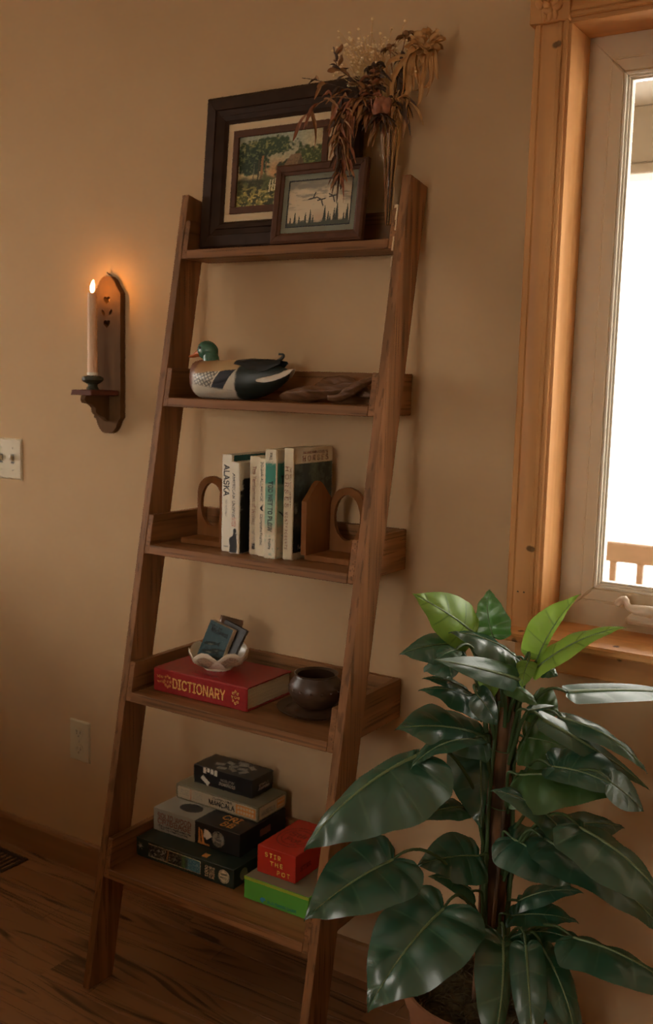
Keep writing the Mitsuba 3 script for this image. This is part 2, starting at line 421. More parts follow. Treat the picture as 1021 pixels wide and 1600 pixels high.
# ------------------------------------------------------------------ the leaning ladder shelf
A_, B_, DEP, XL, XRT, TH = 0.3937, 0.1809, 0.0746, 0.0193, 0.5664, 0.0198
ZS = [1.6359, 1.3067, 0.9805, 0.6546, 0.2678]
fy = lambda z: -(A_ - B_ * z)
L = thing('ladder_shelf', 'brown stained wooden ladder shelf with five tray shelves leaning on the wall', 'shelf')
zt = 1.7606
for x0 in (0.0, XRT):
    x1 = x0 + .0193
    add('stile', hexa([[[(x, fy(0), 0), (x, fy(zt), zt)], [(x, fy(0) + DEP, 0), (x, fy(zt) + .0722, zt - .0131)]] for x in (x0, x1)], .0012), 'ladder_wood_z', L)
RT = .014
for k, z in enumerate(ZS):
    zb, zu = z - TH, z + .066
    for x0, x1 in ((XL + .0002, XL + RT), (XRT - RT, XRT - .0002)):
        add('side_rail', hexa([[[(x, fy(zb) + .001, zb), (x, fy(zu) + .001, zu)], [(x, -.0035, zb), (x, -.0035, zu)]] for x in (x0, x1)], .001), 'ladder_wood_y', L)
    add('shelf_board', hexa([[[(x, fy(zb), zb), (x, fy(z), z)], [(x, -.0175, zb), (x, -.0175, z)]] for x in (XL + RT + .0002, XRT - RT - .0002)], .0012), 'ladder_wood_x', L)
    add('back_rail', box(XL + RT + .0002, XRT - RT - .0002, -.017, -.0035, zb, zu, .001), 'ladder_wood_x', L)
mat('raw_wood', (0.62, 0.45, 0.28), 0.8)
ck = [hexa([[[(a, fy(z0) - .0006, z0), (a + .2 * w, fy(z1) - .0006, z1)], [(a, fy(z0) + .003, z0), (a, fy(z1) + .003, z1)]], [[(a + w, fy(z0) - .0006, z0), (a + w * .8, fy(z1) - .0006, z1)], [(a + w, fy(z0) + .003, z0), (a + w, fy(z1) + .003, z1)]]], 0) for a, w, z0, z1 in
      [(.556, .010, 1.696, 1.7025), (.5615, .0045, 1.672, 1.699), (.5630, .0033, 1.652, 1.671), (.5615, .0040, 1.612, 1.640), (.5632, .0026, 1.58, 1.60)]]
add('chipped_edge', cat(*ck), 'raw_wood', L, label='pale chipped edge')

# ------------------------------------------------------------------ materials of the things
INK = mat('ink_black', (0.012, 0.012, 0.014), 0.6)
mat('ink_white', (0.72, 0.69, 0.60), 0.6)
mat('ink_cream', (0.62, 0.52, 0.34), 0.55)
mat('ink_gold', (0.75, 0.47, 0.16), 0.35, metallic=0.4)
mat('ink_brown', (0.19, 0.062, 0.032), 0.6)
mat('ink_grey', (0.30, 0.28, 0.24), 0.6)
mat('ink_red', (0.50, 0.10, 0.05), 0.6)
mat('ink_darkred', (0.20, 0.012, 0.012), 0.5)
mat('ink_yellow', (0.72, 0.46, 0.10), 0.5)
mat('ink_blue', (0.03, 0.22, 0.42), 0.5)
mat('ink_teal', (0.02, 0.24, 0.19), 0.5)
mat('ink_orange', (0.60, 0.27, 0.07), 0.5)
mat('paper', lambda p, n, uv: mix((0.66, 0.57, 0.40), (0.50, 0.42, 0.28), noise(p.x * 900, p.y * 30, p.z * 900)), 0.85)
mat('jacket_white', lambda p, n, uv: mix((0.74, 0.69, 0.58), (0.66, 0.60, 0.48), fbm(p.x * 30, p.y * 30, p.z * 12, 2)), 0.42)
mat('jacket_cream', (0.66, 0.58, 0.42), 0.42)
mat('jacket_teal_dark', (0.02, 0.10, 0.095), 0.4)
mat('frame_wood', lambda p, n, uv: mix((0.022, 0.011, 0.006), (0.046, 0.022, 0.012), fbm(p.x * 40, p.y * 40, p.z * 40, 3)), 0.6, spec=0.15)
mat('small_frame_wood', lambda p, n, uv: mix((0.060, 0.024, 0.012), (0.11, 0.045, 0.022), fbm(p.x * 60, p.y * 40, p.z * 60, 3)), 0.55, spec=0.2)
mat('linen_liner', (0.58, 0.44, 0.27), 0.9)
mat('mat_board_teal', (0.165, 0.165, 0.118), 0.85)
scene['printed'] = {'type': 'twosided', 'bsdf': {'type': 'principled', 'base_color': {'type': 'mesh_attribute', 'name': 'vertex_color'}, 'roughness': 0.55, 'specular': 0.3}}
scene['printed_gloss'] = {'type': 'twosided', 'bsdf': {'type': 'principled', 'base_color': {'type': 'mesh_attribute', 'name': 'vertex_color'}, 'roughness': 0.4, 'specular': 0.2}}
mat('bookend_wood', lambda p, n, uv: mix((0.150, 0.056, 0.018), (0.23, 0.092, 0.031), fbm(p.x * 50, p.y * 50, p.z * 6, 3)), 0.5, spec=0.12)


def picture(o, ex, ey, w, h, nx, ny, paint, matname, name, parent, **kw):
    """A flat print: paint(u, v) gives colours over a w x h rectangle at o, one per vertex of a fine grid."""
    ex, ey = np.asarray(ex, float) / np.linalg.norm(ex), np.asarray(ey, float) / np.linalg.norm(ey)
    u, v = np.meshgrid(np.linspace(0, 1, nx), np.linspace(0, 1, ny), indexing='ij')
    P = np.asarray(o, float) + (u[..., None] * w) * ex + (v[..., None] * h) * ey
    c = np.clip(paint(u, v), 0, 1).reshape(-1, 3)
    return add(name, trimesh.Trimesh(P.reshape(-1, 3), grid_faces(nx, ny), process=False), matname, parent, smooth=True, color=c, **kw)


def nf(u, v, s, seed=0, o=3):
    return meshkit.fbm(np.stack([u * s, v * s, u * 0], -1), o, seed)


def lay(c, col, a):
    return c * (1 - a[..., None]) + np.asarray(col, float) * a[..., None]


def sst(a, b, x):
    t = np.clip((x - a) / (b - a), 0, 1); return t * t * (3 - 2 * t)


# ------------------------------------------------------------------ top shelf: two framed pictures, vase, dried flowers
def tilted(xl, y0, z0, lean):
    """4x4 of a leaning picture: local x right, y up along its face, z out of the face; origin its lower left back corner."""
    return frame_M((xl, y0, z0), (1, 0, 0), (0, math.sin(lean), math.cos(lean)))


def frame_sides(w, h, band, M, steps, matname, parent):
    """Four mitred sides; steps: (inset from the outer edge 0..1 of the band, height of the front there) pairs."""
    o = [(0, 0), (w, 0), (w, h), (0, h)]
    for k in range(4):
        def at(c, f):
            x, y_ = o[c]; return (x + (band * f if x == 0 else -band * f), y_ + (band * f if y_ == 0 else -band * f))
        ms = []
        for (f0, h0), (f1, h1) in zip(steps, steps[1:]):
            if f1 - f0 < 1e-6:
                continue
            a, b, c_, d = at(k, f0), at((k + 1) % 4, f0), at((k + 1) % 4, f1), at(k, f1)
            ms.append(hexa([[[(*a, 0), (*a, h0)], [(*d, 0), (*d, h1)]], [[(*b, 0), (*b, h0)], [(*c_, 0), (*c_, h1)]]], .0006))
        m = cat(*ms); m.apply_transform(M); add('frame_side', m, matname, parent)


zs = ZS[0] + .0006
PF = thing('painting', 'large dark framed woodland cottage painting leaning on the wall on the top shelf', 'painting')
pw, ph = .408, .338
PM = tilted(.036, -.0400, zs, math.atan2(.026, .338))
frame_sides(pw, ph, .062, PM, [(0, .017), (.12, .024), (.5, .0255), (.52, .0225), (.72, .020), (.74, .0225), (.9, .0195), (1, .014)], 'frame_wood', PF)
m = cat(*[box(a, b, c, d, .004, .012, .0006) for a, b, c, d in [(.060, pw - .060, .060, .079), (.060, pw - .060, ph - .079, ph - .060), (.060, .079, .079, ph - .079), (pw - .079, pw - .060, .079, ph - .079)]])
m.apply_transform(PM); add('liner', m, 'linen_liner', PF, label='cream linen liner')
m = cat(*[box(a, b, c, d, .004, .0155, .001) for a, b, c, d in [(.078, pw - .078, .078, .093), (.078, pw - .078, ph - .093, ph - .078), (.078, .093, .093, ph - .093), (pw - .093, pw - .078, .093, ph - .093)]])
m.apply_transform(PM); add('inner_fillet', m, 'small_frame_wood', PF, label='dark inner fillet')
m = box(.01, pw - .01, .01, ph - .01, .0005, .0035, 0); m.apply_transform(PM); add('backing', m, 'frame_wood', PF)


def cottage(u, v):
    """Painted woodland: pale sky, foliage, a shed roof, a trunk, a picket fence and flowers."""
    c = np.zeros(u.shape + (3,)); sky_ = sst(.35, 1.0, v)
    c[:] = np.array([.40, .30, .15]); c = lay(c, (.22, .27, .22), sky_ * .75); c = lay(c, (.48, .36, .17), sst(.6, 1, u) * .6)
    c = lay(c, (.40, .19, .07), sst(.18, .0, np.hypot((u - .47) * 1.1, (v - .47) * .8)) * .9)
    n1, n2, n3 = nf(u, v, 9, 1), nf(u, v, 26, 2), nf(u, v, 50, 3)
    def blob(cx, cy, rx, ry):
        return sst(1.08, .82, np.hypot((u - cx) / rx, (v - cy) / ry) + .55 * (n1 - .5) + .75 * (n2 - .5))
    def leafy(c, a, d, l):
        return lay(c, d, a) * 1.0 + (a * sst(.52, .68, n3 * .6 + n2 * .4))[..., None] * (np.asarray(l) - np.asarray(d))
    c = leafy(c, blob(.34, .82, .40, .13), (.030, .05, .022), (.17, .17, .06))
    c = leafy(c, blob(.18, .63, .22, .20), (.020, .035, .018), (.10, .12, .045))
    c = leafy(c, blob(.86, .60, .20, .19), (.045, .060, .018), (.17, .17, .05))
    c = leafy(c, blob(.60, .45, .16, .16), (.030, .032, .014), (.13, .11, .03))
    # shed: gable and roof
    roof = ((v > .49) & (v < .66 + .1 * (u - .5)) & (v < .49 + (u - .53) * 1.9) & (u < .76 - (v - .6) * .25)).astype(float)
    c = lay(c, (.17, .095, .045), roof * (.75 + .25 * n3))
    gable = ((u > .72) & (u < .80) & (v > .42) & (v < .66 - np.abs(u - .745) * 3.0)).astype(float); c = lay(c, (.10, .06, .03), gable)
    c = lay(c, (.07, .045, .022), ((v < .50) & (v > .36) & (u > .53) & (u < .78)).astype(float) * .8)
    # trunks
    for x0, wd, top, col in ((.29, .016, .70, (.24, .105, .035)), (.255, .010, .66, (.05, .04, .02)), (.20, .008, .6, (.10, .10, .06)), (.335, .006, .62, (.15, .075, .03))):
        c = lay(c, col, sst(wd, wd * .6, np.abs(u - x0 - .05 * (v - .4) + .02 * (n1 - .5))) * (v < top) * (v > .2))
    g = sst(.44, .36, v + .12 * (n1 - .5)); c = lay(c, (.035, .035, .013), g)
    c = lay(c, (.34, .26, .06), g * sst(.50, .62, n2 * .6 + n3 * .4) * sst(.40, .1, v) * sst(.75, .2, u))
    c = lay(c, (.46, .36, .12), g * sst(.58, .68, n3) * sst(.3, .1, v))
    c = lay(c, (.09, .10, .03), g * sst(.5, .62, nf(u, v, 18, 9)) * .7)
    for k in range(5):
        x0 = .40 + k * .032; c = lay(c, (.50, .42, .24), (np.abs(u - x0 - .06 * (v - .25)) < .008) * (v > .20 + .01 * k) * (v < .36 + .012 * k) * 1.0)
    c = lay(c, (.45, .38, .22), (np.abs(v - .29 - .12 * (u - .45)) < .008) * (u > .38) * (u < .56) * 1.0)
    return 1.35 * c * (.9 + .25 * (n3[..., None] - .5) * 2)


o = PM @ np.array([.090, .090, .010, 1])
picture(o[:3], PM[:3, 0], PM[:3, 1], pw - .18, ph - .18, 180, 140, cottage, 'printed', 'canvas', PF, label='painted canvas of a shed among trees')

SF = thing('duck_print', 'small brown framed print of three flying ducks over spruces with grey green mat', 'picture')
sw, sh = .226, .166
SM = tilted(.2625, -.0870, zs, math.atan2(.022, .166))
frame_sides(sw, sh, .022, SM, [(0, .011), (.2, .0145), (.7, .0135), (.72, .0115), (1, .009)], 'small_frame_wood', SF)
m = cat(*[box(a, b, c, d, .003, .0065, .0004) for a, b, c, d in [(.020, sw - .020, .020, .034), (.020, sw - .020, sh - .034, sh - .020), (.020, .034, .034, sh - .034), (sw - .034, sw - .020, .034, sh - .034)]])
m.apply_transform(SM); add('mat_board', m, 'mat_board_teal', SF, label='grey green mat board')
m = cat(*[box(a, b, c, d, .003, .0067, 0) for a, b, c, d in [(.0335, sw - .0335, .0335, .0358), (.0335, sw - .0335, sh - .0358, sh - .0335), (.0335, .0358, .0358, sh - .0358), (sw - .0358, sw - .0335, .0358, sh - .0358)]])
m.apply_transform(SM); add('mat_line', m, 'ink_black', SF)
m = box(.006, sw - .006, .006, sh - .006, .0004, .0024, 0); m.apply_transform(SM); add('backing', m, 'small_frame_wood', SF)


def dusk(u, v):
    n1, n2 = nf(u * 1.2, v * 3, 3.5, 4), nf(u * 1.5, v * 4, 8, 5)
    c = np.zeros(u.shape + (3,)); c[:] = (.56, .45, .30)
    c = lay(c, (.15, .145, .11), sst(.66, .98, v + .4 * (n1 - .5)) * .85)
    c = lay(c, (.22, .20, .15), sst(.48, .62, n1 * .6 + n2 * .4) * sst(.25, .55, v) * .75)
    c = lay(c, (.45, .30, .19), sst(.22, .0, np.hypot((u - .52) * 1, (v - .15) * .8)) * .8)
    for k in range(13):
        x0, hh = [.06, .13, .20, .30, .375, .42, .60, .66, .69, .75, .79, .90, .95][k], [.22, .32, .24, .30, .36, .24, .42, .30, .24, .36, .48, .26, .44][k]
        s_ = np.clip(hh - v, 0, 1); zz = .5 + .5 * np.abs(((s_ * 34) % 1) - .5) * 2
        c = lay(c, (.030, .036, .028), sst(1.1, .8, np.abs(u - x0) / (.004 + .105 * s_ * zz)) * (v < hh) * (v > .03))
    c = lay(c, (.06, .065, .045), sst(.14, .07, v + .12 * (n2 - .5)))
    def seg(c, x0, y0, x1, y1, w):
        dx, dy = x1 - x0, (y1 - y0) * .71; px, py = u - x0, (v - y0) * .71
        t = np.clip((px * dx + py * dy) / (dx * dx + dy * dy), 0, 1)
        return lay(c, (.035, .032, .03), sst(w, w * .6, np.hypot(px - t * dx, py - t * dy)))
    for x0, y0, up in ((.40, .60, 1), (.53, .56, 0), (.71, .62, 0)):
        c = seg(c, x0 - .055, y0 - .012, x0 + .05, y0 + .012, .013); c = seg(c, x0 + .04, y0 + .01, x0 + .065, y0 + .02, .010)
        if up:
            c = seg(c, x0, y0, x0 + .03, y0 + .12, .011); c = seg(c, x0 - .01, y0, x0 - .085, y0 - .02, .008)
        else:
            c = seg(c, x0, y0, x0 + .03, y0 - .13, .012); c = seg(c, x0, y0, x0 - .065, y0 + .05, .011)
    return c


o = SM @ np.array([.0345, .0345, .0055, 1])
picture(o[:3], SM[:3, 0], SM[:3, 1], sw - .069, sh - .069, 200, 130, dusk, 'printed', 'print', SF, label='print of three flying ducks')

# vase
scene['vase_glass'] = {'type': 'dielectric', 'int_ior': 1.45}
VC = np.array([.5245, -.050, zs])
va = thing('glass_vase', 'tall slender flared clear glass vase at the right end of the top shelf', 'vase')
scene['vase_sheet'] = {'type': 'thindielectric', 'int_ior': 1.09}
add('body', lathe([(.0140, .0275), (.0140, .05), (.0152, .10), (.0195, .16), (.0250, .205), (.0268, .2125)], 40, VC), 'vase_sheet', va, smooth=50)
add('foot', lathe([(0, 0), (.0165, 0), (.0175, .002), (.0165, .010), (.0142, .022), (.0140, .0270), (0, .0270)], 40, VC), 'vase_glass', va, smooth=50)

mat('dry_stem', (0.58, 0.38, 0.15), 0.7)
mat('dry_brown', lambda p, n, uv: mix((0.20, 0.085, 0.030), (0.33, 0.16, 0.06), noise(p.x * 120, p.y * 120, p.z * 120)), 0.75)
mat('dry_dark', (0.065, 0.034, 0.020), 0.8)
mat('dry_tan', lambda p, n, uv: mix((0.40, 0.20, 0.065), (0.50, 0.28, 0.11), noise(p.x * 90, p.y * 90, p.z * 90)), 0.75)
mat('dry_cream', (0.86, 0.70, 0.44), 0.8)
mat('dry_rose', lambda p, n, uv: mix((0.17, 0.055, 0.025), (0.30, 0.11, 0.05), noise(p.x * 150, p.y * 150, p.z * 150)), 0.75)
r1 = np.random.default_rng(21)


def stem_path(top, k):
    """From the vase's foot through its mouth to the top."""
    a = k * 2.399; b = VC + [.006 * math.cos(a), .006 * math.sin(a), .034]; mth = VC + [(m_ := (.010 + .0085 * ((k * 7) % 5) / 5)) * math.cos(a + .5 + k % 3), m_ * math.sin(a + .5 + k % 3), .205]
    top = np.asarray(top, float)
    return np.vstack([np.linspace(b, mth, 6)[:-1], bez(mth, mth + (mth - b) * .22 + [0, 0, .01], top, n=9)])


def leaf_strip(base, d, length, w, droop=.6, twist=1.0, n=9):
    d = np.asarray(d, float) / np.linalg.norm(d)
    t = np.linspace(0, 1, n)[:, None]
    side = np.cross(d, [0, 0, 1.]); side /= np.linalg.norm(side) + 1e-6
    p = np.asarray(base) + d * t * length + np.array([0, 0, -1.]) * droop * length * t ** 2 + side * .12 * length * np.sin(t * 4 + r1.random() * 5)
    ww = w * np.sin(np.pi * np.clip(t[:, 0] * .96 + .02, 0, 1)) ** .7
    return ribbon(p, ww, np.cross(side, d), cup=.45, curl=twist, nc=4)


kk = 0
def flower(name, label, ct, top, stemmat, group=None, r=.0011):
    global kk
    t = thing(name, label, ct, group); p = stem_path(top, kk); kk += 1
    add('stem', tube(p, np.linspace(r * 1.25, r * .8, len(p)), 6), stemmat, t)
    return t, p


# baby's breath: fine branching sprays with tiny cream heads
for i, (tx, ty, tz) in enumerate([(.462, -.070, 2.020), (.500, -.060, 2.010), (.555, -.055, 1.985), (.437, -.075, 2.000)]):
    t, p = flower('baby_breath_spray', ['pale spray of dried baby breath rising highest above the vase', 'pale spray of dried baby breath in the middle of the bunch', 'pale spray of dried baby breath right of the middle of the bunch', 'pale spray of dried baby breath at the upper left of the bunch'][i], 'dried flower', (tx, ty, tz), 'dry_stem', r=.0008)
    br, hd = [], []
    for j in range(40):
        s0 = p[-1] * (f := r1.uniform(.0, .9)) + p[-5] * (1 - f)
        e = np.array([tx, ty, tz]) + r1.normal(0, 1, 3) * (.024, .014, .022)
        e[1] = min(e[1], -.012)
        br.append(tube(bez(s0, (s0 + e) / 2 + [0, 0, -.008], e, n=4), .0005, 4, False))
        b = trimesh.creation.icosphere(1, r1.uniform(.0021, .0034)); b.apply_scale((1, 1, .8)); b.apply_translation(e); hd.append(b)
    add('twigs', cat(*br), 'dry_stem', t, kind='stuff'); add('blossoms', cat(*hd), 'dry_cream', t, kind='stuff')

# dried rose at the lip
t, p = flower('dried_rose', 'withered brown red rose hanging at the lip of the glass vase', 'dried flower', (.529, -.085, 1.885), 'dry_brown', r=.0016)
c0 = np.array([.527, -.098, 1.884])
for k in range(17):
    a = k * 2.399; rr = .004 + .0145 * (k / 17) ** .8; up = .012 - .016 * (k / 17)
    b = c0 + [math.cos(a) * rr, math.sin(a) * rr * .8 - .004, up * .5]
    q = np.array([b + [0, 0, -.012], b + [math.cos(a) * .004, math.sin(a) * .004, 0], b + [math.cos(a) * (.001 + .006 * k / 17), math.sin(a) * .003, .013], b + [math.cos(a) * .010 * k / 17, 0, .017]])
    add('petal', ribbon(spline(q, 8), .0105 * np.array([.5, .8, 1, 1.05, 1, .9, .7, .35]), (-math.cos(a), -math.sin(a), 0.1), cup=.35, curl=.3), 'dry_rose', t, smooth=True)
for k in range(6):
    a = k * 1.05; add('sepal', leaf_strip(c0 + [0, 0, -.012], (math.cos(a), math.sin(a) * .6 - .2, .1), .03, .004, .9), 'dry_dark', t, smooth=True)

# tan flower with hanging petals at the right
t, p = flower('dried_sunflower', 'large tan dried flower with hanging petals on the right of the bunch', 'dried flower', (.602, -.056, 1.988), 'dry_tan', r=.0020)
c0 = np.array([.606, -.058, 1.994])
disc = trimesh.creation.icosphere(3, 1); v = disc.vertices; v *= (.020, .012, .014) * (1 + .25 * (meshkit.fbm(v * 5, 3, 3)[:, None] - .5) * 2); disc.vertices = v + c0; add('flower_head', disc, 'dry_tan', t, smooth=True)
for k in range(26):
    a = r1.uniform(0, 6.28); hang = k < 14; L_ = r1.uniform(.035, .105) if hang else r1.uniform(.016, .026)
    b = c0 + [math.cos(a) * .015 - .003, -abs(math.sin(a)) * .008, r1.uniform(-.008, .008)]
    if hang:
        x_ = math.cos(a) * .024 - (.006 if k % 3 else .036)
        q = np.array([b, b + [x_ * .6, -.006, -.010], b + [x_ + r1.normal(0, .010), -.010, -L_ * .5], b + [x_ * 1.1 + r1.normal(0, .014), -.006, -L_]])
        ww = r1.uniform(.0030, .0070) * np.sin(np.pi * np.linspace(.12, .97, 12)) ** .6
        add('petal', ribbon(spline(q, 12), ww, (.2 * math.cos(a), -1, .1), cup=.5, curl=r1.uniform(-1.6, 1.6)), 'dry_tan', t, smooth=True)
    else:
        add('petal', leaf_strip(b, (math.cos(a), -.4 * abs(math.sin(a)), .5 * math.sin(a)), L_, r1.uniform(.005, .008), .2, r1.uniform(-1.2, 1.2), 9), 'dry_tan', t, smooth=True)
for k in range(26):
    a = k * 2.399; r_ = .006 + .016 * (k / 26) ** .7
    b = c0 + [math.cos(a) * r_, -.006 - .004 * (k % 3), .006 + math.sin(a) * r_ * .7]
    add('petal', leaf_strip(b, (math.cos(a) * .8, -.5, .35 + .5 * math.sin(a)), r1.uniform(.016, .028), r1.uniform(.006, .009), .1, r1.uniform(-2.4, 2.4), 9), 'dry_tan', t, smooth=True)
# small brown heads at the top and a dark seed head
for i, (top, lab, mt, R) in enumerate([((.552, -.055, 2.032), 'small brown dried bloom at the very top of the bunch', 'dry_brown', .013), ((.518, -.060, 2.012), 'small brown dried bloom left of the topmost one', 'dry_brown', .0105),
                                       ((.497, -.078, 1.975), 'dark round seed head with spiky petals in the middle of the bunch', 'dry_dark', .013), ((.548, -.060, 1.985), 'dark narrow seed spike standing below the topmost bloom', 'dry_dark', .010)]):
    t, p = flower('dried_bloom', lab, 'dried flower', top, 'dry_dark' if i > 1 else 'dry_brown', r=.0014)
    c0 = np.array(top)
    if i == 3:
        sp_ = trimesh.creation.icosphere(3, 1); v = sp_.vertices; v *= (.009, .008, .042) * (1 + .3 * (meshkit.fbm(v * 7, 3, 9)[:, None] - .5) * 2); sp_.vertices = v + c0 - [0, 0, .03]; add('seed_head', sp_, mt, t, smooth=True)
    else:
        sp_ = trimesh.creation.icosphere(2, R * .55); sp_.apply_translation(c0); add('seed_head', sp_, mt, t, smooth=True)
    for k in range(13):
        a = k * 2.4; b = c0 + [math.cos(a) * R * .3, math.sin(a) * R * .25, -.004 * (k % 3) - (.02 * (k % 4) if i == 3 else 0)]
        add('petal', leaf_strip(b, (math.cos(a), math.sin(a) * .7, .5 - .08 * k), R * 1.5, R * .3, .5, r1.uniform(-1, 1), 7), mt, t, smooth=True)

# leafy sprays that arch out to the left and hang over the pictures
def spray(label, pts, leaves, mt, n, wl, ww, hang):
    t = thing('dried_leaf_spray', label, 'dried leaves'); global kk
    p = np.vstack([stem_path(pts[0], kk)[:-1], spline(pts, 16)]); kk += 1
    add('stem', tube(p, np.linspace(.0016, .0007, len(p)), 6), mt, t)
    tail = p[-16:]
    for k in range(n):
        f = k / n; b = tail[int(f * 15)]; d = tail[min(15, int(f * 15) + 1)] - tail[max(0, int(f * 15) - 1)]; d = d / np.linalg.norm(d)
        s_ = r1.normal(0, 1, 3) * (1, .5, .7); dd = d * .5 + s_ * .55
        dd[1] = -abs(dd[1]) * .6
        add('leaf', leaf_strip(b, dd, wl * r1.uniform(.6, 1.3), ww * r1.uniform(.7, 1.2), hang, r1.uniform(-2.2, 2.2), 9), leaves[k % len(leaves)], t, smooth=True)
    return t


MO = (.515, -.075, 1.868)
spray('brown leaf spray arching to the upper left of the bunch', [MO, (.485, -.090, 1.920), (.445, -.097, 1.958), (.418, -.100, 1.988), (.428, -.100, 2.008)], ['dry_brown', 'dry_dark'], 'dry_dark', 34, .026, .0052, .15)
spray('brown leaf spray reaching furthest left over the big picture', [MO, (.470, -.100, 1.920), (.420, -.108, 1.940), (.375, -.110, 1.955), (.345, -.110, 1.962)], ['dry_brown', 'dry_dark', 'dry_brown'], 'dry_dark', 12, .034, .0050, .6)
spray('brown curled leaf spray hanging before the top of the big picture', [MO, (.470, -.105, 1.905), (.420, -.112, 1.915), (.380, -.114, 1.900), (.362, -.114, 1.865)], ['dry_brown', 'dry_rose'], 'dry_brown', 14, .040, .0055, .9)
spray('brown plume drooping over the small duck print', [MO, (.480, -.110, 1.905), (.450, -.116, 1.885), (.442, -.118, 1.840), (.455, -.118, 1.780), (.440, -.118, 1.752)], ['dry_brown', 'dry_rose', 'dry_dark'], 'dry_brown', 120, .026, .0036, .9)
spray('brown plume hanging left of the vase before the picture frame', [MO, (.490, -.105, 1.895), (.465, -.112, 1.880), (.452, -.112, 1.835), (.462, -.112, 1.795)], ['dry_brown', 'dry_rose'], 'dry_brown', 90, .026, .0040, .9)
spray('dense dark leaf spray spreading around the mouth of the vase', [MO, (.505, -.085, 1.905), (.500, -.085, 1.935), (.510, -.080, 1.965)], ['dry_brown', 'dry_dark', 'dry_rose'], 'dry_dark', 140, .030, .0042, .5)
spray('brown leaf spray bending right over the lip of the vase', [MO, (.540, -.080, 1.895), (.560, -.080, 1.905), (.578, -.075, 1.890)], ['dry_brown', 'dry_tan', 'dry_dark'], 'dry_brown', 50, .030, .0042, 1.0)
for k in range(16):
    a = k * 1.9
    t = thing('bare_stem', 'bare straw coloured stem standing inside the glass vase', 'stem', 'bare straw stems in the vase')
    p = stem_path(np.array([.522 + .03 * math.cos(a), -.062 + .018 * math.sin(a), 1.885 + .003 * k]), kk + 3 * k); add('stalk', tube(p, .0010, 6), 'dry_stem', t)

# ------------------------------------------------------------------ second shelf: mallard decoy and driftwood
z = ZS[1] + .0006
DK = thing('duck_decoy', 'painted wooden mallard decoy with green head facing left on the second shelf', 'duck decoy')
DX, DY, DZ = .066, -.106, z
# body: cross sections along x (x, centre z, half width, half height)
SEC = [(-.006, .050, .004, .010), (0, .048, .016, .026), (.012, .045, .031, .038), (.035, .043, .045, .043), (.07, .0425, .053, .0425), (.11, .043, .056, .043), (.15, .0435, .053, .0425), (.185, .046, .045, .038), (.215, .050, .033, .030), (.240, .054, .020, .019), (.256, .058, .008, .008), (.258, .058, .001, .001)]
sx = np.array(SEC); xs = np.linspace(sx[0, 0], sx[-1, 0], 60)
from scipy.interpolate import PchipInterpolator
fz, fw_, fh = (PchipInterpolator(sx[:, 0], sx[:, k]) for k in (1, 2, 3))
na = 40; V = []
for x in xs:
    a = np.arange(na) * 2 * math.pi / na; cy, sz_ = np.cos(a), np.sin(a)
    zz = fz(x) + fh(x) * np.sign(sz_) * np.abs(sz_) ** .85
    V.append(np.c_[np.full(na, DX + x), DY + fw_(x) * np.sign(cy) * np.abs(cy) ** .9, z + np.maximum(zz, 0)])
V = np.array(V).reshape(-1, 3); F = []
for i in range(len(xs) - 1):
    for j in range(na):
        q = [i * na + j, i * na + (j + 1) % na, (i + 1) * na + (j + 1) % na, (i + 1) * na + j]; F += [(q[0], q[2], q[1]), (q[0], q[3], q[2])]
F += [(0, j, j + 1) for j in range(1, na - 1)] + [((len(xs) - 1) * na, (len(xs) - 1) * na + j + 1, (len(xs) - 1) * na + j) for j in range(1, na - 1)]


def duckc(p, n, uv):
    x, zz = p.x - DX, p.z - DZ
    n1 = fbm(p.x * 60, p.y * 60, p.z * 60, 2); w = n1 * .012 - .006
    c = mix((0.44, 0.39, 0.31), (0.54, 0.49, 0.39), n1)                                                     # pale flank
    sc_ = smoothstep(.30, .55, dr.abs(dr.sin(x * 300 + zz * 190)) * dr.abs(dr.sin(zz * 400 - x * 150)))
    wing = mix((0.10, 0.09, 0.075), (0.40, 0.35, 0.27), sc_)
    inw = smoothstep(.026, .031, zz + w * .3 + .10 * (x - .06)) * smoothstep(.030, .038, x + w)
    c = mix(c, wing, inw)
    s = x - .75 * (zz - .035)                                                                                # slanting bands of the wing
    c = mix(c, (0.50, 0.45, 0.36), inw * smoothstep(.092, .094, s)); c = mix(c, (0.016, 0.020, 0.030), inw * smoothstep(.096, .098, s) * smoothstep(.132, .130, s))
    tan_ = smoothstep(.054, .057, zz - .10 * (x - .05) + w * .4)
    c = mix(c, mix((0.30, 0.155, 0.060), (0.44, 0.29, 0.14), smoothstep(.05, .13, x)), tan_)
    c = mix(c, (0.012, 0.022, 0.020), smoothstep(.150, .156, x + w * .7 - .15 * (zz - .03)))                 # dark rump
    return mix((0.150, 0.055, 0.026), c, smoothstep(.026, .042, x + w * 1.5 - .22 * (zz - .05)))             # chestnut breast


mat('duck_paint', duckc, 0.42, spec=0.5)
add('body', trimesh.Trimesh(V, F, process=False), 'duck_paint', DK, smooth=True)
mat('duck_green', lambda p, n, uv: mix((0.014, 0.075, 0.048), (0.05, 0.145, 0.085), fbm(p.x * 90, p.y * 90, p.z * 90, 2)), 0.33, spec=0.6)
mat('duck_bill', (0.52, 0.15, 0.045), 0.4); mat('duck_white', (0.60, 0.55, 0.45), 0.5); mat('duck_black', (0.012, 0.015, 0.016), 0.3)


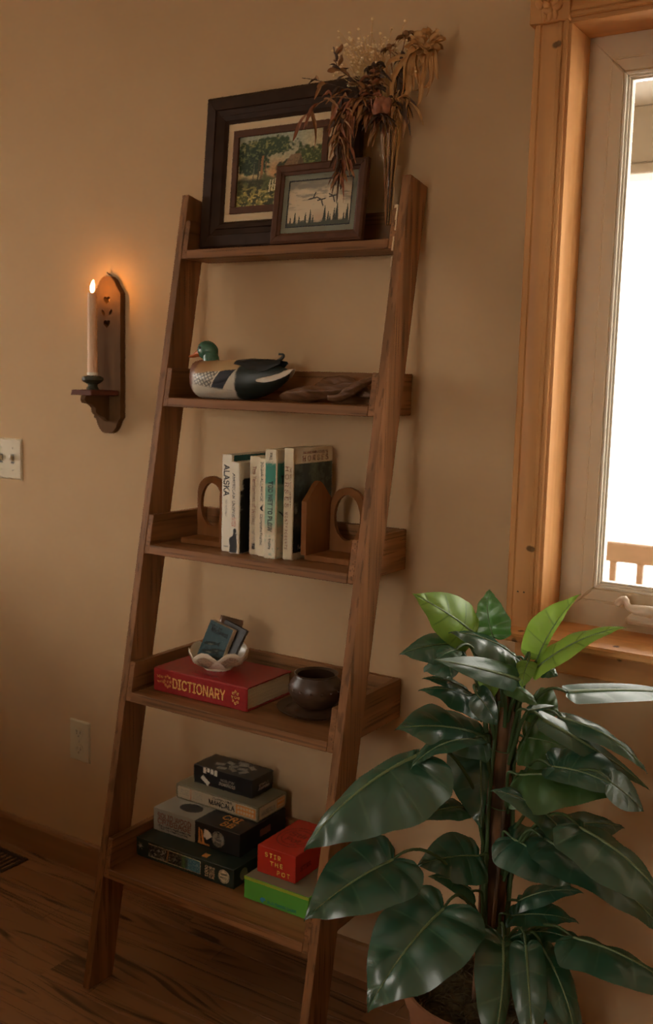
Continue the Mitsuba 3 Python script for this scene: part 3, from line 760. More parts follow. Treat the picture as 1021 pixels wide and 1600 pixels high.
for sgn in (-1, 1):
    u_, v_ = np.meshgrid(np.linspace(0, 1, 26), np.linspace(0, 1, 10), indexing='ij')
    xw = .036 + .128 * u_; zc = .072 - .042 * (1 - v_) * np.sin(np.pi * np.clip(u_ * .82 + .12, 0, 1)) ** .6 + .004 * u_
    ang = np.arcsin(np.clip((zc - fz(xw)) / fh(xw), -1, .97)); yw = sgn * (fw_(xw) * np.cos(ang) ** .9 + .0022 * np.sin(np.pi * u_) ** .4 * np.sin(np.pi * np.clip(v_, .0, .93)) ** .4)
    P_ = np.stack([DX + xw, DY + yw, z + zc], -1).reshape(-1, 3)
    add('wing', trimesh.Trimesh(P_, grid_faces(26, 10)), 'duck_paint', DK, smooth=True)
    tip = ribbon(np.array([(DX + .140, DY + sgn * .040, z + .074), (DX + .180, DY + sgn * .036, z + .078), (DX + .215, DY + sgn * .026, z + .080), (DX + .246, DY + sgn * .014, z + .083)]), np.array([.020, .021, .016, .003]), (0, sgn * .8, .6), cup=-.35)
    add('wing_tip', tip, 'duck_black', DK, smooth=True)
    tf = ribbon(spline([(DX + .195, DY + sgn * .040, z + .046), (DX + .225, DY + sgn * .030, z + .050), (DX + .255, DY + sgn * .014, z + .060), (DX + .272, DY + sgn * .005, z + .069)], 10), np.array([.002, .006, .008, .009, .009, .0085, .008, .007, .005, .001]), (0, sgn, .35), cup=-.3)
    add('tail_feather', tf, 'duck_white', DK, smooth=True)
cl = tube(spline([(DX + .205, DY, z + .078), (DX + .232, DY, z + .086), (DX + .245, DY, z + .097), (DX + .232, DY, z + .100)], 14), np.linspace(.006, .002, 14), 8)
add('tail_curl', cl, 'duck_black', DK, smooth=True)
HC = np.array([DX + .040, DY - .002, z + .106])
hd = trimesh.creation.icosphere(4, 1); v = hd.vertices.copy(); v *= (.0250, .0195, .0215); v[:, 0] -= .003 * (v[:, 2] > 0) * v[:, 2] / .02
neck = tube(np.array([HC + [.012, 0, -.046], HC + [.011, 0, -.030], HC + [.008, 0, -.014], HC + [.004, 0, 0]]), [.0235, .0195, .0175, .017], 26)
add('head', cat(trimesh.Trimesh(v + HC, hd.faces), neck), 'duck_green', DK, smooth=True, label='glossy green head')
add('neck_ring', lathe([(.0195, -.003), (.0222, -.002), (.0225, .001), (.0205, .003)], 30, HC + [.0113, 0, -.034]), 'duck_white', DK, smooth=True)
bp_ = spline([HC + [-.017, 0, -.003], HC + [-.028, 0, -.007], HC + [-.042, 0, -.0125], HC + [-.0535, 0, -.014]], 14)
bl = tube(bp_, np.interp(np.linspace(0, 1, 14), [0, .3, .7, .92, 1], [.0115, .0090, .0075, .0062, .002]), 16); v = bl.vertices; cz = np.interp(v[:, 0], bp_[::-1, 0], bp_[::-1, 2]); v[:, 2] = cz + (v[:, 2] - cz) * np.interp(v[:, 0], [bp_[-1, 0], bp_[0, 0]], [.35, .95]); bl.vertices = v
add('bill', bl, 'duck_bill', DK, smooth=True, label='orange bill')
for sgn in (-1, 1):
    e = trimesh.creation.icosphere(2, .0034); e.apply_translation(HC + [-.008, sgn * .0173, .005]); add('eye', e, 'duck_black', DK, smooth=True)

# driftwood
DW = thing('driftwood', 'gnarled brown piece of driftwood lying beside the duck decoy', 'driftwood')
mat('drift_wood', lambda p, n, uv: mix((0.075, 0.032, 0.015), (0.19, 0.088, 0.038), fbm(p.x * 30, p.y * 120, p.z * 150 + p.x * 60, 3)), 0.55)


def gnarl(pts, rad, flat, seed, tilt):
    p = spline(pts, 50); s_ = np.linspace(0, 1, 50); r = np.interp(s_, np.linspace(0, 1, len(rad)), rad)
    m = tube(p, r, 22); v = m.vertices; q = np.vstack([np.repeat(p, 22, 0), p[0], p[-1]]); d = v - q
    a = math.radians(tilt); nrm = np.array([0, math.sin(a), math.cos(a)])
    d = d - (1 - flat) * (d @ nrm)[:, None] * nrm
    k = meshkit.fbm(v * (22, 70, 70), 3, seed) - .5
    v = q + d * (1 + 1.0 * k[:, None]); v[:, 2] = np.maximum(v[:, 2], z); m.vertices = v; return m


add('trunk', gnarl([(.300, -.100, z + .010), (.345, -.105, z + .014), (.395, -.098, z + .020), (.440, -.088, z + .028), (.485, -.075, z + .042), (.518, -.062, z + .058)], [.004, .020, .027, .024, .019, .012, .006], .5, 3, 25), 'drift_wood', DW, smooth=True)
add('limb', gnarl([(.372, -.080, z + .016), (.392, -.064, z + .040), (.415, -.056, z + .050), (.450, -.056, z + .040), (.500, -.052, z + .020)], [.014, .018, .016, .018, .014], .6, 8, -10), 'drift_wood', DW, smooth=True)
add('limb', gnarl([(.430, -.110, z + .012), (.465, -.104, z + .020), (.500, -.090, z + .044), (.520, -.078, z + .050)], [.010, .012, .011, .005], .55, 12, 35), 'drift_wood', DW, smooth=True)

# ------------------------------------------------------------------ third shelf: bookends and books
z = ZS[2] + .0005
def bookend(label, xa, xb, px0, px1, py0, py1, ya, xc, base):
    t = thing('bookend', label, 'bookend')
    # upright with a pointed top, facing the books
    hw = (py1 - py0) / 2; zb_ = .0125
    g = Polygon([(-hw, 0), (hw, 0), (hw, .112), (hw * .62, .128), (hw * .25, .146), (0, .152), (-hw * .25, .146), (-hw * .62, .128), (-hw, .112)])
    add('upright', prism(g, px1 - px0, frame_M((px0, (py0 + py1) / 2, z + zb_), (0, 1, 0), (0, 0, 1))), 'bookend_wood', t)
    # arched plate with an oval opening
    w = (xb - xa) / 2
    arch = Point(0, .098).buffer(1, 40); arch = affinity.scale(arch, w, .040, origin=(0, .098)).union(Polygon([(-w, 0), (w, 0), (w, .098), (-w, .098)]))
    oval = affinity.scale(Point(0, .0735).buffer(1, 40), w * .77, .0490, origin=(0, .0735))
    add('arched_plate', prism(arch.difference(oval), .010, frame_M((xc, ya + .005, z + zb_), (1, 0, 0), (0, 0, 1))), 'bookend_wood', t, smooth=35)
    add('base', box(*base[:2], *base[2:], z, z + zb_, .002), 'bookend_wood', t)
    return t


bookend('wooden bookend with oval opening left of the white books', .068, .150, .186, .1985, -.160, -.062, -.088, .109, (.066, .1985, -.150, -.045))
bookend('wooden bookend with pointed upright and oval opening right of the tallest book', .4165, .5000, .4030, .4155, -.162, -.064, -.066, .4580, (.403, .515, -.150, -.040))


def book(name, label, x0, x1, y0, y1, h, cover, round_spine=0.002):
    t = thing(name, label, 'book')
    bt = .0022
    add('cover', cat(box(x0, x0 + bt, y0 + .001, y1, z, z + h, .0005), box(x1 - bt, x1, y0 + .001, y1, z, z + h, .0005), box(x0, x1, y0, y0 + .003, z, z + h, round_spine if x1 - x0 > .012 else .0008)), cover, t)
    add('pages', box(x0 + bt, x1 - bt, y0 + .003, y1 - .004, z + .003, z + h - .003, .0003), 'paper', t)
    return t


DN, RT_ = (0, 0, -1), (1, 0, 0)   # titles run down the spines
def spine_text(t, txt, h, x, ztop, y0, m, width, bold=False, name='lettering'):
    """Lettering reading downwards, its baseline at x (to the left of the letters' tops)."""
    add(name, letters(txt, h, (x, y0 - .0001, ztop), (0, 0, -1), (1, 0, 0), width, bold), m, t)


# 1 ALASKA
x0, x1, y0 = .2020, .2275, -.173
b = book('book', 'white book with black capitals ALASKA on the spine, first from the left', x0, x1, y0, -.020, .2105, 'jacket_white')
spine_text(b, 'ALASKA', .0150, x0 + .0052, z + .189, y0, INK, .068, True)
spine_text(b, 'MICHENER', .0058, x0 + .0095, z + .113, y0, 'ink_grey', .036)
add('publisher_mark', box(x0 + .006, x0 + .019, y0 - .0003, y0 + .0002, z + .010, z + .0125, 0), 'ink_grey', b)
add('cover_panel', box(x1 - .0001, x1 + .0003, y0 + .008, -.021, z + .004, z + .209, 0), 'jacket_teal_dark', b, label='dark teal front board')
# 2 sniper
x0, x1, y0 = .2300, .2560, -.183
b = book('book', 'white book with a black soldier on its spine, second from the left', x0, x1, y0, -.030, .1965, 'jacket_white')
spine_text(b, 'AMERICAN SNIPER', .0072, x0 + .0085, z + .172, y0, INK, .094)
spine_text(b, 'CHRIS', .0045, x0 + .0140, z + .078, y0, 'ink_red', .020); spine_text(b, 'KYLE', .0045, x0 + .0075, z + .076, y0, 'ink_red', .017)
blob = lambda cx, cy, rx, ry: affinity.scale(Point(cx, cy).buffer(1, 12), rx, ry, origin=(cx, cy))
sol = blob(.016, .049, .0042, .005).union(Polygon([(.002, .002), (.0215, .002), (.022, .020), (.020, .038), (.0165, .045), (.0125, .044), (.0095, .034), (.004, .026)])).union(Polygon([(.003, .030), (.0215, .041), (.0212, .0435), (.002, .033)])).union(Polygon([(.001, .030), (.010, .034), (.009, .022), (.001, .020)]))
add('printed_figure', prism(sol, .0004, frame_M((x0, y0 - .0001, z), (1, 0, 0), (0, 0, 1))), INK, b, label='black printed soldier')


def sniper_cover(u, v):
    n1, n2 = nf(u * .8, v * 3, 6, 3), nf(u, v * 3, 16, 4)
    c = np.zeros(u.shape + (3,)); c[:] = (.60, .56, .46)
    fig = sst(.03, -.03, np.abs(u - .18) - .13 - .10 * sst(.75, .35, v) + .25 * (n1 - .5) + .12 * (n2 - .5)) * (v < .83) ; c = lay(c, (.016, .018, .018), fig)
    return lay(c, (.016, .018, .018), sst(.55, .42, v + .25 * (n1 - .5)))


picture((x1 + .0003, y0 + .0045, z + .001), (0, 1, 0), (0, 0, 1), .145, .1945, 50, 90, sniper_cover, 'printed_gloss', 'front_print', b)
# 3 wolves
x0, x1, y0 = .2720, .2985, -.167
b = book('book', 'cream book with brown title about wolves on the spine, third from the left', x0, x1, y0, -.025, .2105, 'jacket_cream')
spine_text(b, 'The Tenderness of Wolves', .0098, x0 + .0075, z + .190, y0, 'ink_brown', .126)
spine_text(b, 'STEF PENNEY', .0070, x0 + .0085, z + .060, y0, 'ink_grey', .048)
add('publisher_mark', box(x0 + .008, x0 + .016, y0 - .0004, y0 + .0002, z + .012, z + .024, 0), INK, b)
# 4 poe
x0, x1, y0 = .3000, .3165, -.173
b = book('book', 'thin cream book with Edgar Allan Poe on the spine, fourth from the left', x0, x1, y0, -.030, .2085, 'jacket_cream', .001)
spine_text(b, 'EDGAR ALLAN POE', .0068, x0 + .0050, z + .200, y0, INK, .083)
add('printed_bird', prism(Polygon([(.004, .103), (.013, .112), (.0105, .102), (.014, .097), (.008, .098)]), .0004, frame_M((x0, y0 - .0001, z), (1, 0, 0), (0, 0, 1))), INK, b)
spine_text(b, 'Complete Poems', .0066, x0 + .0055, z + .090, y0, INK, .066)
# 5 plow
x0, x1, y0 = .3240, .3530, -.184


def teal_brush(u, v):
    n1, n2, n3 = nf(u * .5, v * 3, 7, 31), nf(u * .5, v * 3, 18, 32), nf(u * 3, v * 3, 10, 33)
    c = np.zeros(u.shape + (3,)); c[:] = (.64, .58, .44)
    c = lay(c, (.055, .24, .18), sst(.90, .86, v + .05 * (n2 - .5)) * sst(.655, .70, v))
    c = lay(c, (.24, .42, .30), sst(.68, .64, v) * sst(.25, .34, v + .1 * (n1 - .5)) * .85)
    c = lay(c, (.06, .26, .19), sst(.52, .56, v) * sst(.69, .65, v) * .6)
    c = lay(c, (.50, .38, .24), sst(.33, .28, v + .05 * (n1 - .5)) * sst(.20, .25, v) * .7)
    c = lay(c, (.10, .30, .24), sst(.60, .66, n2) * sst(.28, .2, v) * .6)
    return c


b = book('book', 'book with teal brushed jacket and black title TOO WET TO PLOW, fifth from the left', x0, x1, y0, -.030, .2295, 'jacket_cream')
picture((x0 + .0015, y0 - .0003, z + .001), (1, 0, 0), (0, 0, 1), x1 - x0 - .003, .2275, 16, 150, teal_brush, 'printed_gloss', 'spine_print', b)
picture((x1 + .0003, y0 + .0045, z + .001), (0, 1, 0), (0, 0, 1), .149, .2275, 80, 130, lambda u, v: teal_brush(u + .3, v), 'printed_gloss', 'front_print', b)
spine_text(b, 'TOO WET TO PLOW', .0112, x0 + .0095, z + .163, y0 - .0004, INK, .105, True)
spine_text(b, 'PAUL', .0062, x0 + .0120, z + .222, y0 - .0004, INK, .015)
add('publisher_mark', letters('Empire', .006, (x0 + .012, y0 - .0005, z + .042), DN, RT_, .022), INK, b)
add('lettering', letters('TOO WET', .017, (x1 + .0004, y0 + .017, z + .157), (0, 1, 0), (0, 0, 1), .10, True), INK, b)
add('printed_plough', tube(bez((x1 + .0006, y0 + .010, z + .100), (x1 + .0006, y0 + .022, z + .097), (x1 + .0006, y0 + .042, z + .072), n=8), .0010, 5), INK, b)
# 6 horses
x0, x1, y0 = .3630, .3860, -.171


def horse_cover(u, v):
    n1, n2, n3 = nf(u * 2, v * 2, 4, 41), nf(u * 1.3, v * 3, 10, 42), nf(u * 2, v * 3, 26, 43)
    c = np.zeros(u.shape + (3,)); c[:] = (.045, .055, .050)
    c = lay(c, (.085, .11, .085), sst(.4, .7, n1 * .5 + n2 * .5) * .9)
    c = lay(c, (.13, .17, .10), sst(.16, .0, np.abs(u - .50 + .1 * (n1 - .5))) * sst(.5, .8, v) * .8 * (n3 + .3))
    c = lay(c, (.30, .30, .26), sst(.64, .74, n2) * sst(.30, .40, v) * sst(.56, .46, v) * .8)
    c = lay(c, (.12, .075, .055), sst(.06, .0, np.abs(v - .34)) * .7)
    c = lay(c, (.022, .024, .028), sst(.30, .18, v))
    c = lay(c, (.64, .56, .40), (v > .865) * 1.0); c = lay(c, (.56, .48, .33), (np.abs(v - .865) < .004) * 1.0)
    return lay(c, (.60, .52, .36), (v < .055) * 1.0)


b = book('book', 'tall book with dark forest cover and cream band reading HORSES, rightmost on the shelf', x0, x1, y0, -.020, .2335, 'jacket_cream')
picture((x1 + .0003, y0 + .0045, z + .001), (0, 1, 0), (0, 0, 1), .145, .2315, 100, 150, horse_cover, 'printed_gloss', 'front_print', b)
add('lettering', cat(letters('THE MAN WHO LISTENS TO', .0055, (x1 + .0004, y0 + .034, z + .2200), (0, 1, 0), (0, 0, 1), .096), letters('H O R S E S', .0115, (x1 + .0004, y0 + .034, z + .2050), (0, 1, 0), (0, 0, 1), .098)), 'ink_brown', b)
add('lettering', letters('MONTY', .011, (x1 + .0004, y0 + .022, z + .020), (0, 1, 0), (0, 0, 1), .08), 'ink_grey', b)
spine_text(b, 'H O R S E S', .0095, x0 + .0035, z + .195, y0, 'ink_brown', .085); spine_text(b, 'M O N T Y  R O B E R T S', .0072, x0 + .0045, z + .100, y0, 'ink_brown', .078)
spine_text(b, 'THE MAN WHO LISTENS TO', .0040, x0 + .0150, z + .195, y0, 'ink_brown', .085)

# ------------------------------------------------------------------ fourth shelf: dictionary, lotus bowl with card packs, clay bowl
z = ZS[3] + .0005
mat('red_cloth', lambda p, n, uv: mix((0.235, 0.014, 0.016), (0.29, 0.022, 0.021), fbm(p.x * 200, p.y * 200, p.z * 200, 2)), 0.38, spec=0.5)
D = thing('dictionary', 'thick red dictionary lying flat with gold lettering on its spine', 'book')
x0, x1, y0, y1, h = .058, .3205, -.2295, -.064, .0525
add('cover', cat(box(x0, x1, y0 + .003, y1, z, z + .0035, .0008), box(x0, x1, y0 + .003, y1, z + h - .0035, z + h, .0008), box(x0, x1, y0, y0 + .006, z, z + h, .0025)), 'red_cloth', D)
add('pages', box(x0 + .004, x1 - .004, y0 + .006, y1 - .004, z + .0035, z + h - .0035, .0004), 'paper', D)
add('title', letters('DICTIONARY', .0225, (x0 + .057, y0 - .0002, z + .0145), (1, 0, 0), (0, 0, 1), .148, True), 'ink_gold', D, label='gold title')
orn = []
for xc in (x0 + .0425, x1 - .030):
    for k in range(9):
        a = k * math.pi / 4
        orn.append(letters('o' if k == 8 else 'e', .008, (xc - .003 + .0085 * math.cos(a) * (k < 8), y0 - .0002, z + .024 + .0125 * math.sin(a) * (k < 8)), (1, 0, 0), (0, 0, 1)))
orn.append(letters('NEW', .006, (x0 + .012, y0 - .0002, z + .032), (1, 0, 0), (0, 0, 1))); orn.append(letters('world', .006, (x0 + .012, y0 - .0002, z + .021), (1, 0, 0), (0, 0, 1)))
add('ornament', cat(*orn), 'ink_gold', D)
add('cover_stamp', cat(*[letters('DICTIONARY', .010, (x0 + .095, y0 + .020, z + h + .0001), (1, 0, 0), (0, 1, 0), .07, False, .0002)]), 'ink_darkred', D)

mat('lotus_white', (0.72, 0.66, 0.54), 0.3, spec=0.6)
mat('lotus_silver', lambda p, n, uv: mix((0.60, 0.47, 0.32), (0.24, 0.17, 0.11), smoothstep(.5, .66, noise(p.x * 800, p.y * 800, p.z * 800))), 0.3, metallic=0.35)
LB = thing('lotus_bowl', 'small lotus shaped white bowl with silvered petals on the red dictionary', 'bowl')
LC = np.array([.1785, -.148, z + h + .0006])
add('foot', lathe([(0, 0), (.030, 0), (.032, .003), (.030, .008), (.024, .012), (0, .012)], 36, LC), 'lotus_white', LB, smooth=40)
for k in range(7):
    a0 = 2 * math.pi * k / 7 - math.pi / 2 + .18
    u_, v_ = np.meshgrid(np.linspace(0, 1, 13), np.linspace(-1, 1, 13), indexing='ij')
    rad = .022 + .045 * np.sin(u_ * math.pi / 1.75) ** .8 ; zz = .005 + .044 * u_ ** 1.2
    wid = .0385 * np.sin(math.pi * np.clip(.22 + .77 * u_, 0, 1)) ** .55 
    
    for nm, mt, off, sc_ in (('petal', 'lotus_white', 0, 1.0), ('silver_inlay', 'lotus_silver', .0011, .70)):
        uu = u_ if nm == 'petal' else .22 + .62 * u_
        rad = .022 + .045 * np.sin(uu * math.pi / 1.75) ** .8; zz = .005 + .044 * uu ** 1.2
        wid = .0385 * np.sin(math.pi * np.clip(.22 + .74 * uu, 0, 1)) ** .75 * (1 if nm == 'petal' else .66 * np.sqrt(np.clip(1 - ((u_ - .5) / .5) ** 2, 0, 1)))
        tg = v_ * wid; ro = rad - .008 * (tg / .0385) ** 2 + off
        P_ = np.stack([LC[0] + ro * math.cos(a0) - tg * math.sin(a0), LC[1] + ro * math.sin(a0) + tg * math.cos(a0), LC[2] + zz], -1)
        key = add(nm, trimesh.Trimesh(P_.reshape(-1, 3), grid_faces(13, 13)), mt, LB if nm == 'petal' else key, smooth=True)


def slab(name, label, ct, c, R, w, h_, d, mt, printer=None):
    """A small standing pack: centre c, width w along R[:,0], height h_ along R[:,2], depth d along R[:,1] (front = -R1)."""
    t = thing(name, label, ct); m = box(-w / 2, w / 2, -d / 2, d / 2, -h_ / 2, h_ / 2, .0008)
    M = np.eye(4); M[:3, :3] = R; M[:3, 3] = c; m.apply_transform(M); add('box', m, mt, t)
    return t, lambda x, zz: np.asarray(c) + R @ np.array([x, -d / 2 - .0003, zz])


def rot(yaw, pitch, roll):
    R = trimesh.transformations.euler_matrix(pitch, roll, yaw, 'sxyz')[:3, :3]; return R


R = rot(math.radians(6), math.radians(-14), math.radians(16))
mat('pack_edge', (0.62, 0.55, 0.44), 0.4); mat('foil_brown', (0.13, 0.07, 0.04), 0.25, metallic=0.3); mat('pack_dark', (0.03, 0.028, 0.03), 0.4)


def fish_card(u, v):
    n1 = nf(u, v, 7, 51); c = np.zeros(u.shape + (3,)); c[:] = (.060, .115, .135); c = lay(c, (.03, .06, .075), sst(.5, .2, v) * .7); c = lay(c, (.085, .15, .165), sst(.5, .7, n1) * .5)
    for cx, cy, L_, s_ in ((.35, .43, .28, .05), (.68, .33, .26, .045), (.4, .22, .30, .05), (.65, .10, .26, .045)):
        x_ = (u - cx) / L_; yy = (v - cy - .06 * x_) / s_; c = lay(c, (.030, .040, .038), sst(1.1, .85, np.hypot(x_, yy))); c = lay(c, (.26, .27, .20), sst(.5, .2, np.hypot(x_ * .9, yy + .45)) * .7)
        c = lay(c, (.03, .04, .038), (np.abs(yy) < (x_ - .8) * 3) * (x_ > .85) * (x_ < 1.25) * 1.0)
    return c


PC = LC + [.000, -.006, .060]
t, at = slab('card_pack', 'blue pack of fish playing cards tilted in the lotus bowl', 'card pack', PC, R, .062, .085, .018, 'pack_edge')
o = at(-.0305, -.042); picture(o, R[:, 0], R[:, 2], .061, .084, 60, 80, fish_card, 'printed_gloss', 'front_print', t)
o = at(-.026, .0305) - R[:, 1] * .0002; add('lettering', letters('Fish of the', .0055, o, R[:, 0], R[:, 2], .030), INK, t)
o = at(-.020, .0195) - R[:, 1] * .0002; add('lettering', letters('Midwest', .0098, o, R[:, 0], R[:, 2], .044, True), INK, t)
R2 = rot(math.radians(10), math.radians(-18), math.radians(20))
t, at = slab('card_pack', 'second card pack with dark back standing behind the blue one', 'card pack', LC + [.016, .016, .058], R2, .058, .086, .014, 'pack_dark')
R3 = rot(math.radians(12), math.radians(-12), math.radians(8))
t = thing('foil_packet', 'crinkled brown foil packet standing at the back of the lotus bowl', 'packet')
u_, v_ = np.meshgrid(np.linspace(-1, 1, 18), np.linspace(-1, 1, 22), indexing='ij')
sd = []
for sgn in (-1, 1):
    bulge = sgn * (.0075 * np.clip(1 - np.abs(v_) ** 4, 0, 1) * np.clip(1 - u_ ** 4, 0, 1) ** .7 + .0004)
    wr = .0016 * (meshkit.fbm(np.stack([u_ * 4, v_ * 6, u_ * 0 + sgn], -1), 3, 7) - .5)
    loc = np.stack([u_ * .028, bulge + wr + .0012 * np.sin(u_ * 26) * (np.abs(v_) > .8), v_ * .046], -1)
    f = grid_faces(18, 22); sd.append(trimesh.Trimesh(loc.reshape(-1, 3) @ R3.T + LC + [.002, .030, .064], f if sgn > 0 else f[:, ::-1]))
add('wrapper', cat(*sd), 'foil_brown', t, smooth=True)

mat('dark_clay', lambda p, n, uv: mix((0.032, 0.017, 0.010), (0.072, 0.038, 0.021), fbm(p.x * 40, p.y * 40, p.z * 60, 3)), 0.4, spec=0.5)
CB = thing('clay_bowl', 'dark brown round pot on the fourth shelf beside the dictionary', 'pot')
CC = np.array([.432, -.135, z + .0125])
add('body', lathe([(0.0000, 0.0000), (0.0300, 0.0000), (0.0340, 0.0016), (0.0500, 0.0148), (0.0585, 0.0344), (0.0550, 0.0525), (0.0460, 0.0640), (0.0440, 0.0689), (0.0480, 0.0722), (0.0450, 0.0726), (0.0400, 0.0681), (0.0500, 0.0525), (0.0530, 0.0344), (0.0450, 0.0164), (0.0280, 0.0049), (0.0000, 0.0041)], 44, CC), 'dark_clay', CB, smooth=40)
for k in range(16):
    a = 2 * math.pi * k / 16; e = trimesh.creation.icosphere(1, .004); e.apply_scale((1, 1, .8)); e.apply_translation(CC + [.0565 * math.cos(a), .0565 * math.sin(a), .041]); add('stud', e, 'dark_clay', CB, smooth=True)
SA = thing('saucer', 'dark wooden saucer under the round clay pot', 'saucer')
add('dish', lathe([(0, 0), (.060, 0), (.066, .002), (.0815, .010), (.083, .0125), (.080, .0125), (.064, .0055), (.055, .0115), (0, .0115)], 48, (CC[0], CC[1], z)), 'dark_clay', SA, smooth=40)

# ------------------------------------------------------------------ bottom shelf: games
z = ZS[4] + .0005
mat('box_green_dark', lambda p, n, uv: mix((0.014, 0.026, 0.022), (0.024, 0.040, 0.034), fbm(p.x * 25, p.y * 25, p.z * 25, 3)), 0.3, spec=0.5)
mat('box_black', (0.014, 0.016, 0.019), 0.35, spec=0.5)
mat('box_grey', (0.33, 0.32, 0.27), 0.5)
mat('box_cream', (0.50, 0.44, 0.32), 0.45)
mat('box_olive', (0.20, 0.185, 0.12), 0.45)
mat('box_red', (0.44, 0.030, 0.018), 0.45, spec=0.4)
mat('box_redtop', (0.25, 0.022, 0.016), 0.4)
mat('box_green', (0.095, 0.36, 0.045), 0.45)
mat('box_lime', (0.34, 0.42, 0.04), 0.45)
EX, EY, EZ = (1, 0, 0), (0, 1, 0), (0, 0, 1)


def game(name, label, x0, x1, y0, y1, z0, h_, mt, lid=.75, ct='game box'):
    t = thing(name, label, ct)
    add('lid', box(x0, x1, y0, y1, z0 + h_ * (1 - lid), z0 + h_, .0012), mt, t)
    add('base', box(x0 + .0012, x1 - .0012, y0 + .0012, y1 - .0012, z0, z0 + h_ * (1 - lid) + .001, .0008), mt, t)
    return t


# puzzle
x0, x1, y0, y1, h_ = .0345, .3150, -.2585, -.050, .0440
zp = z
P = game('puzzle_box', 'dark green jigsaw puzzle box at the bottom of the stack of games', x0, x1, y0, y1, z, h_, 'box_green_dark', .9, 'puzzle box')


def puzzle_strip(u, v):
    n1, n2, n3 = nf(u * 6, v, 4, 61), nf(u * 6, v, 9, 62), nf(u * 6, v, 20, 63)
    c = np.zeros(u.shape + (3,)); c[:] = (.06, .055, .045)
    c = lay(c, (.34, .33, .29), sst(.5, .66, n1 * .6 + n2 * .4) * sst(.8, .2, u)); c = lay(c, (.010, .011, .011), sst(.52, .38, n2 * .6 + n3 * .4) * sst(.85, .6, u))
    c = lay(c, (.40, .22, .08), sst(.02, .0, np.abs(u - .36 - .03 * v)) * .9); c = lay(c, (.06, .19, .28), sst(.68, .80, u + .12 * (n1 - .5))); c = lay(c, (.10, .20, .06), sst(.62, .7, u) * sst(.74, .68, u + .1 * (n2 - .5)))
    c = lay(c, (.20, .34, .42), sst(.72, .8, u) * sst(.5, .7, n3)); return c


picture((x0 + .038, y0 - .0003, z + .009), EX, EZ, .150, .028, 150, 30, puzzle_strip, 'printed_gloss', 'photo_strip', P, label='photo strip of the finished puzzle')
add('strip_border', cat(*[box(a, b, y0 - .0003, y0 + .001, c, d, 0) for a, b, c, d in [(x0 + .0375, x0 + .1885, z + .008, z + .009), (x0 + .0375, x0 + .1885, z + .037, z + .038), (x0 + .188, x0 + .189, z + .008, z + .038)]]), 'ink_cream', P)
add('lettering', cat(letters('1000', .0085, (x0 + .210, y0 - .0002, z + .0085), EZ, (-1, 0, 0), .026, True), letters('PIECE', .0060, (x0 + .2195, y0 - .0002, z + .0085), EZ, (-1, 0, 0), .026, True), letters('PUZZLE', .0060, (x0 + .2280, y0 - .0002, z + .0085), EZ, (-1, 0, 0), .026, True)), 'ink_cream', P)
bd = prism(Point(0, 0).buffer(.0150, 32), .0004, frame_M((x0 + .2535, y0 - .0001, z + .0225), EX, EZ)); bk = add('badge', bd, 'ink_cream', P, label='round cream badge')
add('badge_ring', cat(prism(Point(0, 0).buffer(.0135, 32).difference(Point(0, 0).buffer(.0125, 32)), .0004, frame_M((x0 + .2535, y0 - .0004, z + .0225), EX, EZ)), letters('JIGSAW', .0046, (x0 + .2445, y0 - .0006, z + .0250), EX, EZ, .018, True), letters('PUZZLE', .0046, (x0 + .2445, y0 - .0006, z + .0165), EX, EZ, .018, True)), 'box_green_dark', bk)
add('badge', prism(Point(0, 0).buffer(.0135, 32), .0004, frame_M((x1 + .0001, y0 + .035, z + .023), EY, EZ)), 'box_olive', P)
sn = [Polygon([(math.cos(a) * r, math.sin(a) * r) for a, r in [(k * math.pi / 6, .010 if k % 2 == 0 else .0025) for k in range(12)]])]
add('printed_snowflake', prism(sn[0], .0004, frame_M((x0 + .013, y0 - .0001, z + .026), EX, EZ)), 'ink_grey', P)
add('top_print', box(x1 - .10, x1 - .085, y0 + .012, y0 + .028, z + h_ - .0002, z + h_ + .0003, 0), 'ink_orange', P)
# cribbage
zc = z + h_ + .0008
x0, x1, y0, y1, h2 = .0405, .2900, -.2065, -.030, .0530
xm = .1640
C = thing('cribbage_box', 'grey and black wooden cribbage game box resting on the puzzle box', 'game box')
add('body', box(x0, x1, y0, y1, zc, zc + h2, .0012), 'box_black', C)
add('grey_sleeve', box(x0 - .0004, xm, y0 - .0004, y1 + .0004, zc + .0002, zc + h2 + .0004, .0006), 'box_grey', C, label='grey printed half')
add('lettering', cat(letters('SOLID WOOD', .0118, (x0 + .012, y0 - .0006, zc + .0325), EX, EZ, .100, True), letters('CRIBBAGE', .0125, (x0 + .012, y0 - .0006, zc + .0185), EX, EZ, .100, True)), 'ink_brown', C, label='brown red lettering')
add('small_print', cat(letters('THE CLASSIC CARD GAME FOR', .0038, (x0 + .014, y0 - .0006, zc + .0115), EX, EZ, .098, True), letters('TWO TO FOUR PLAYERS', .0038, (x0 + .018, y0 - .0006, zc + .0052), EX, EZ, .085, True)), INK, C)
add('lid_badge', prism(affinity.scale(Point(0, 0).buffer(.030, 32), 1.0, .7), .0003, frame_M((x0 + .075, y0 + .045, zc + h2 + .0004), EX, EY)), 'box_black', C)
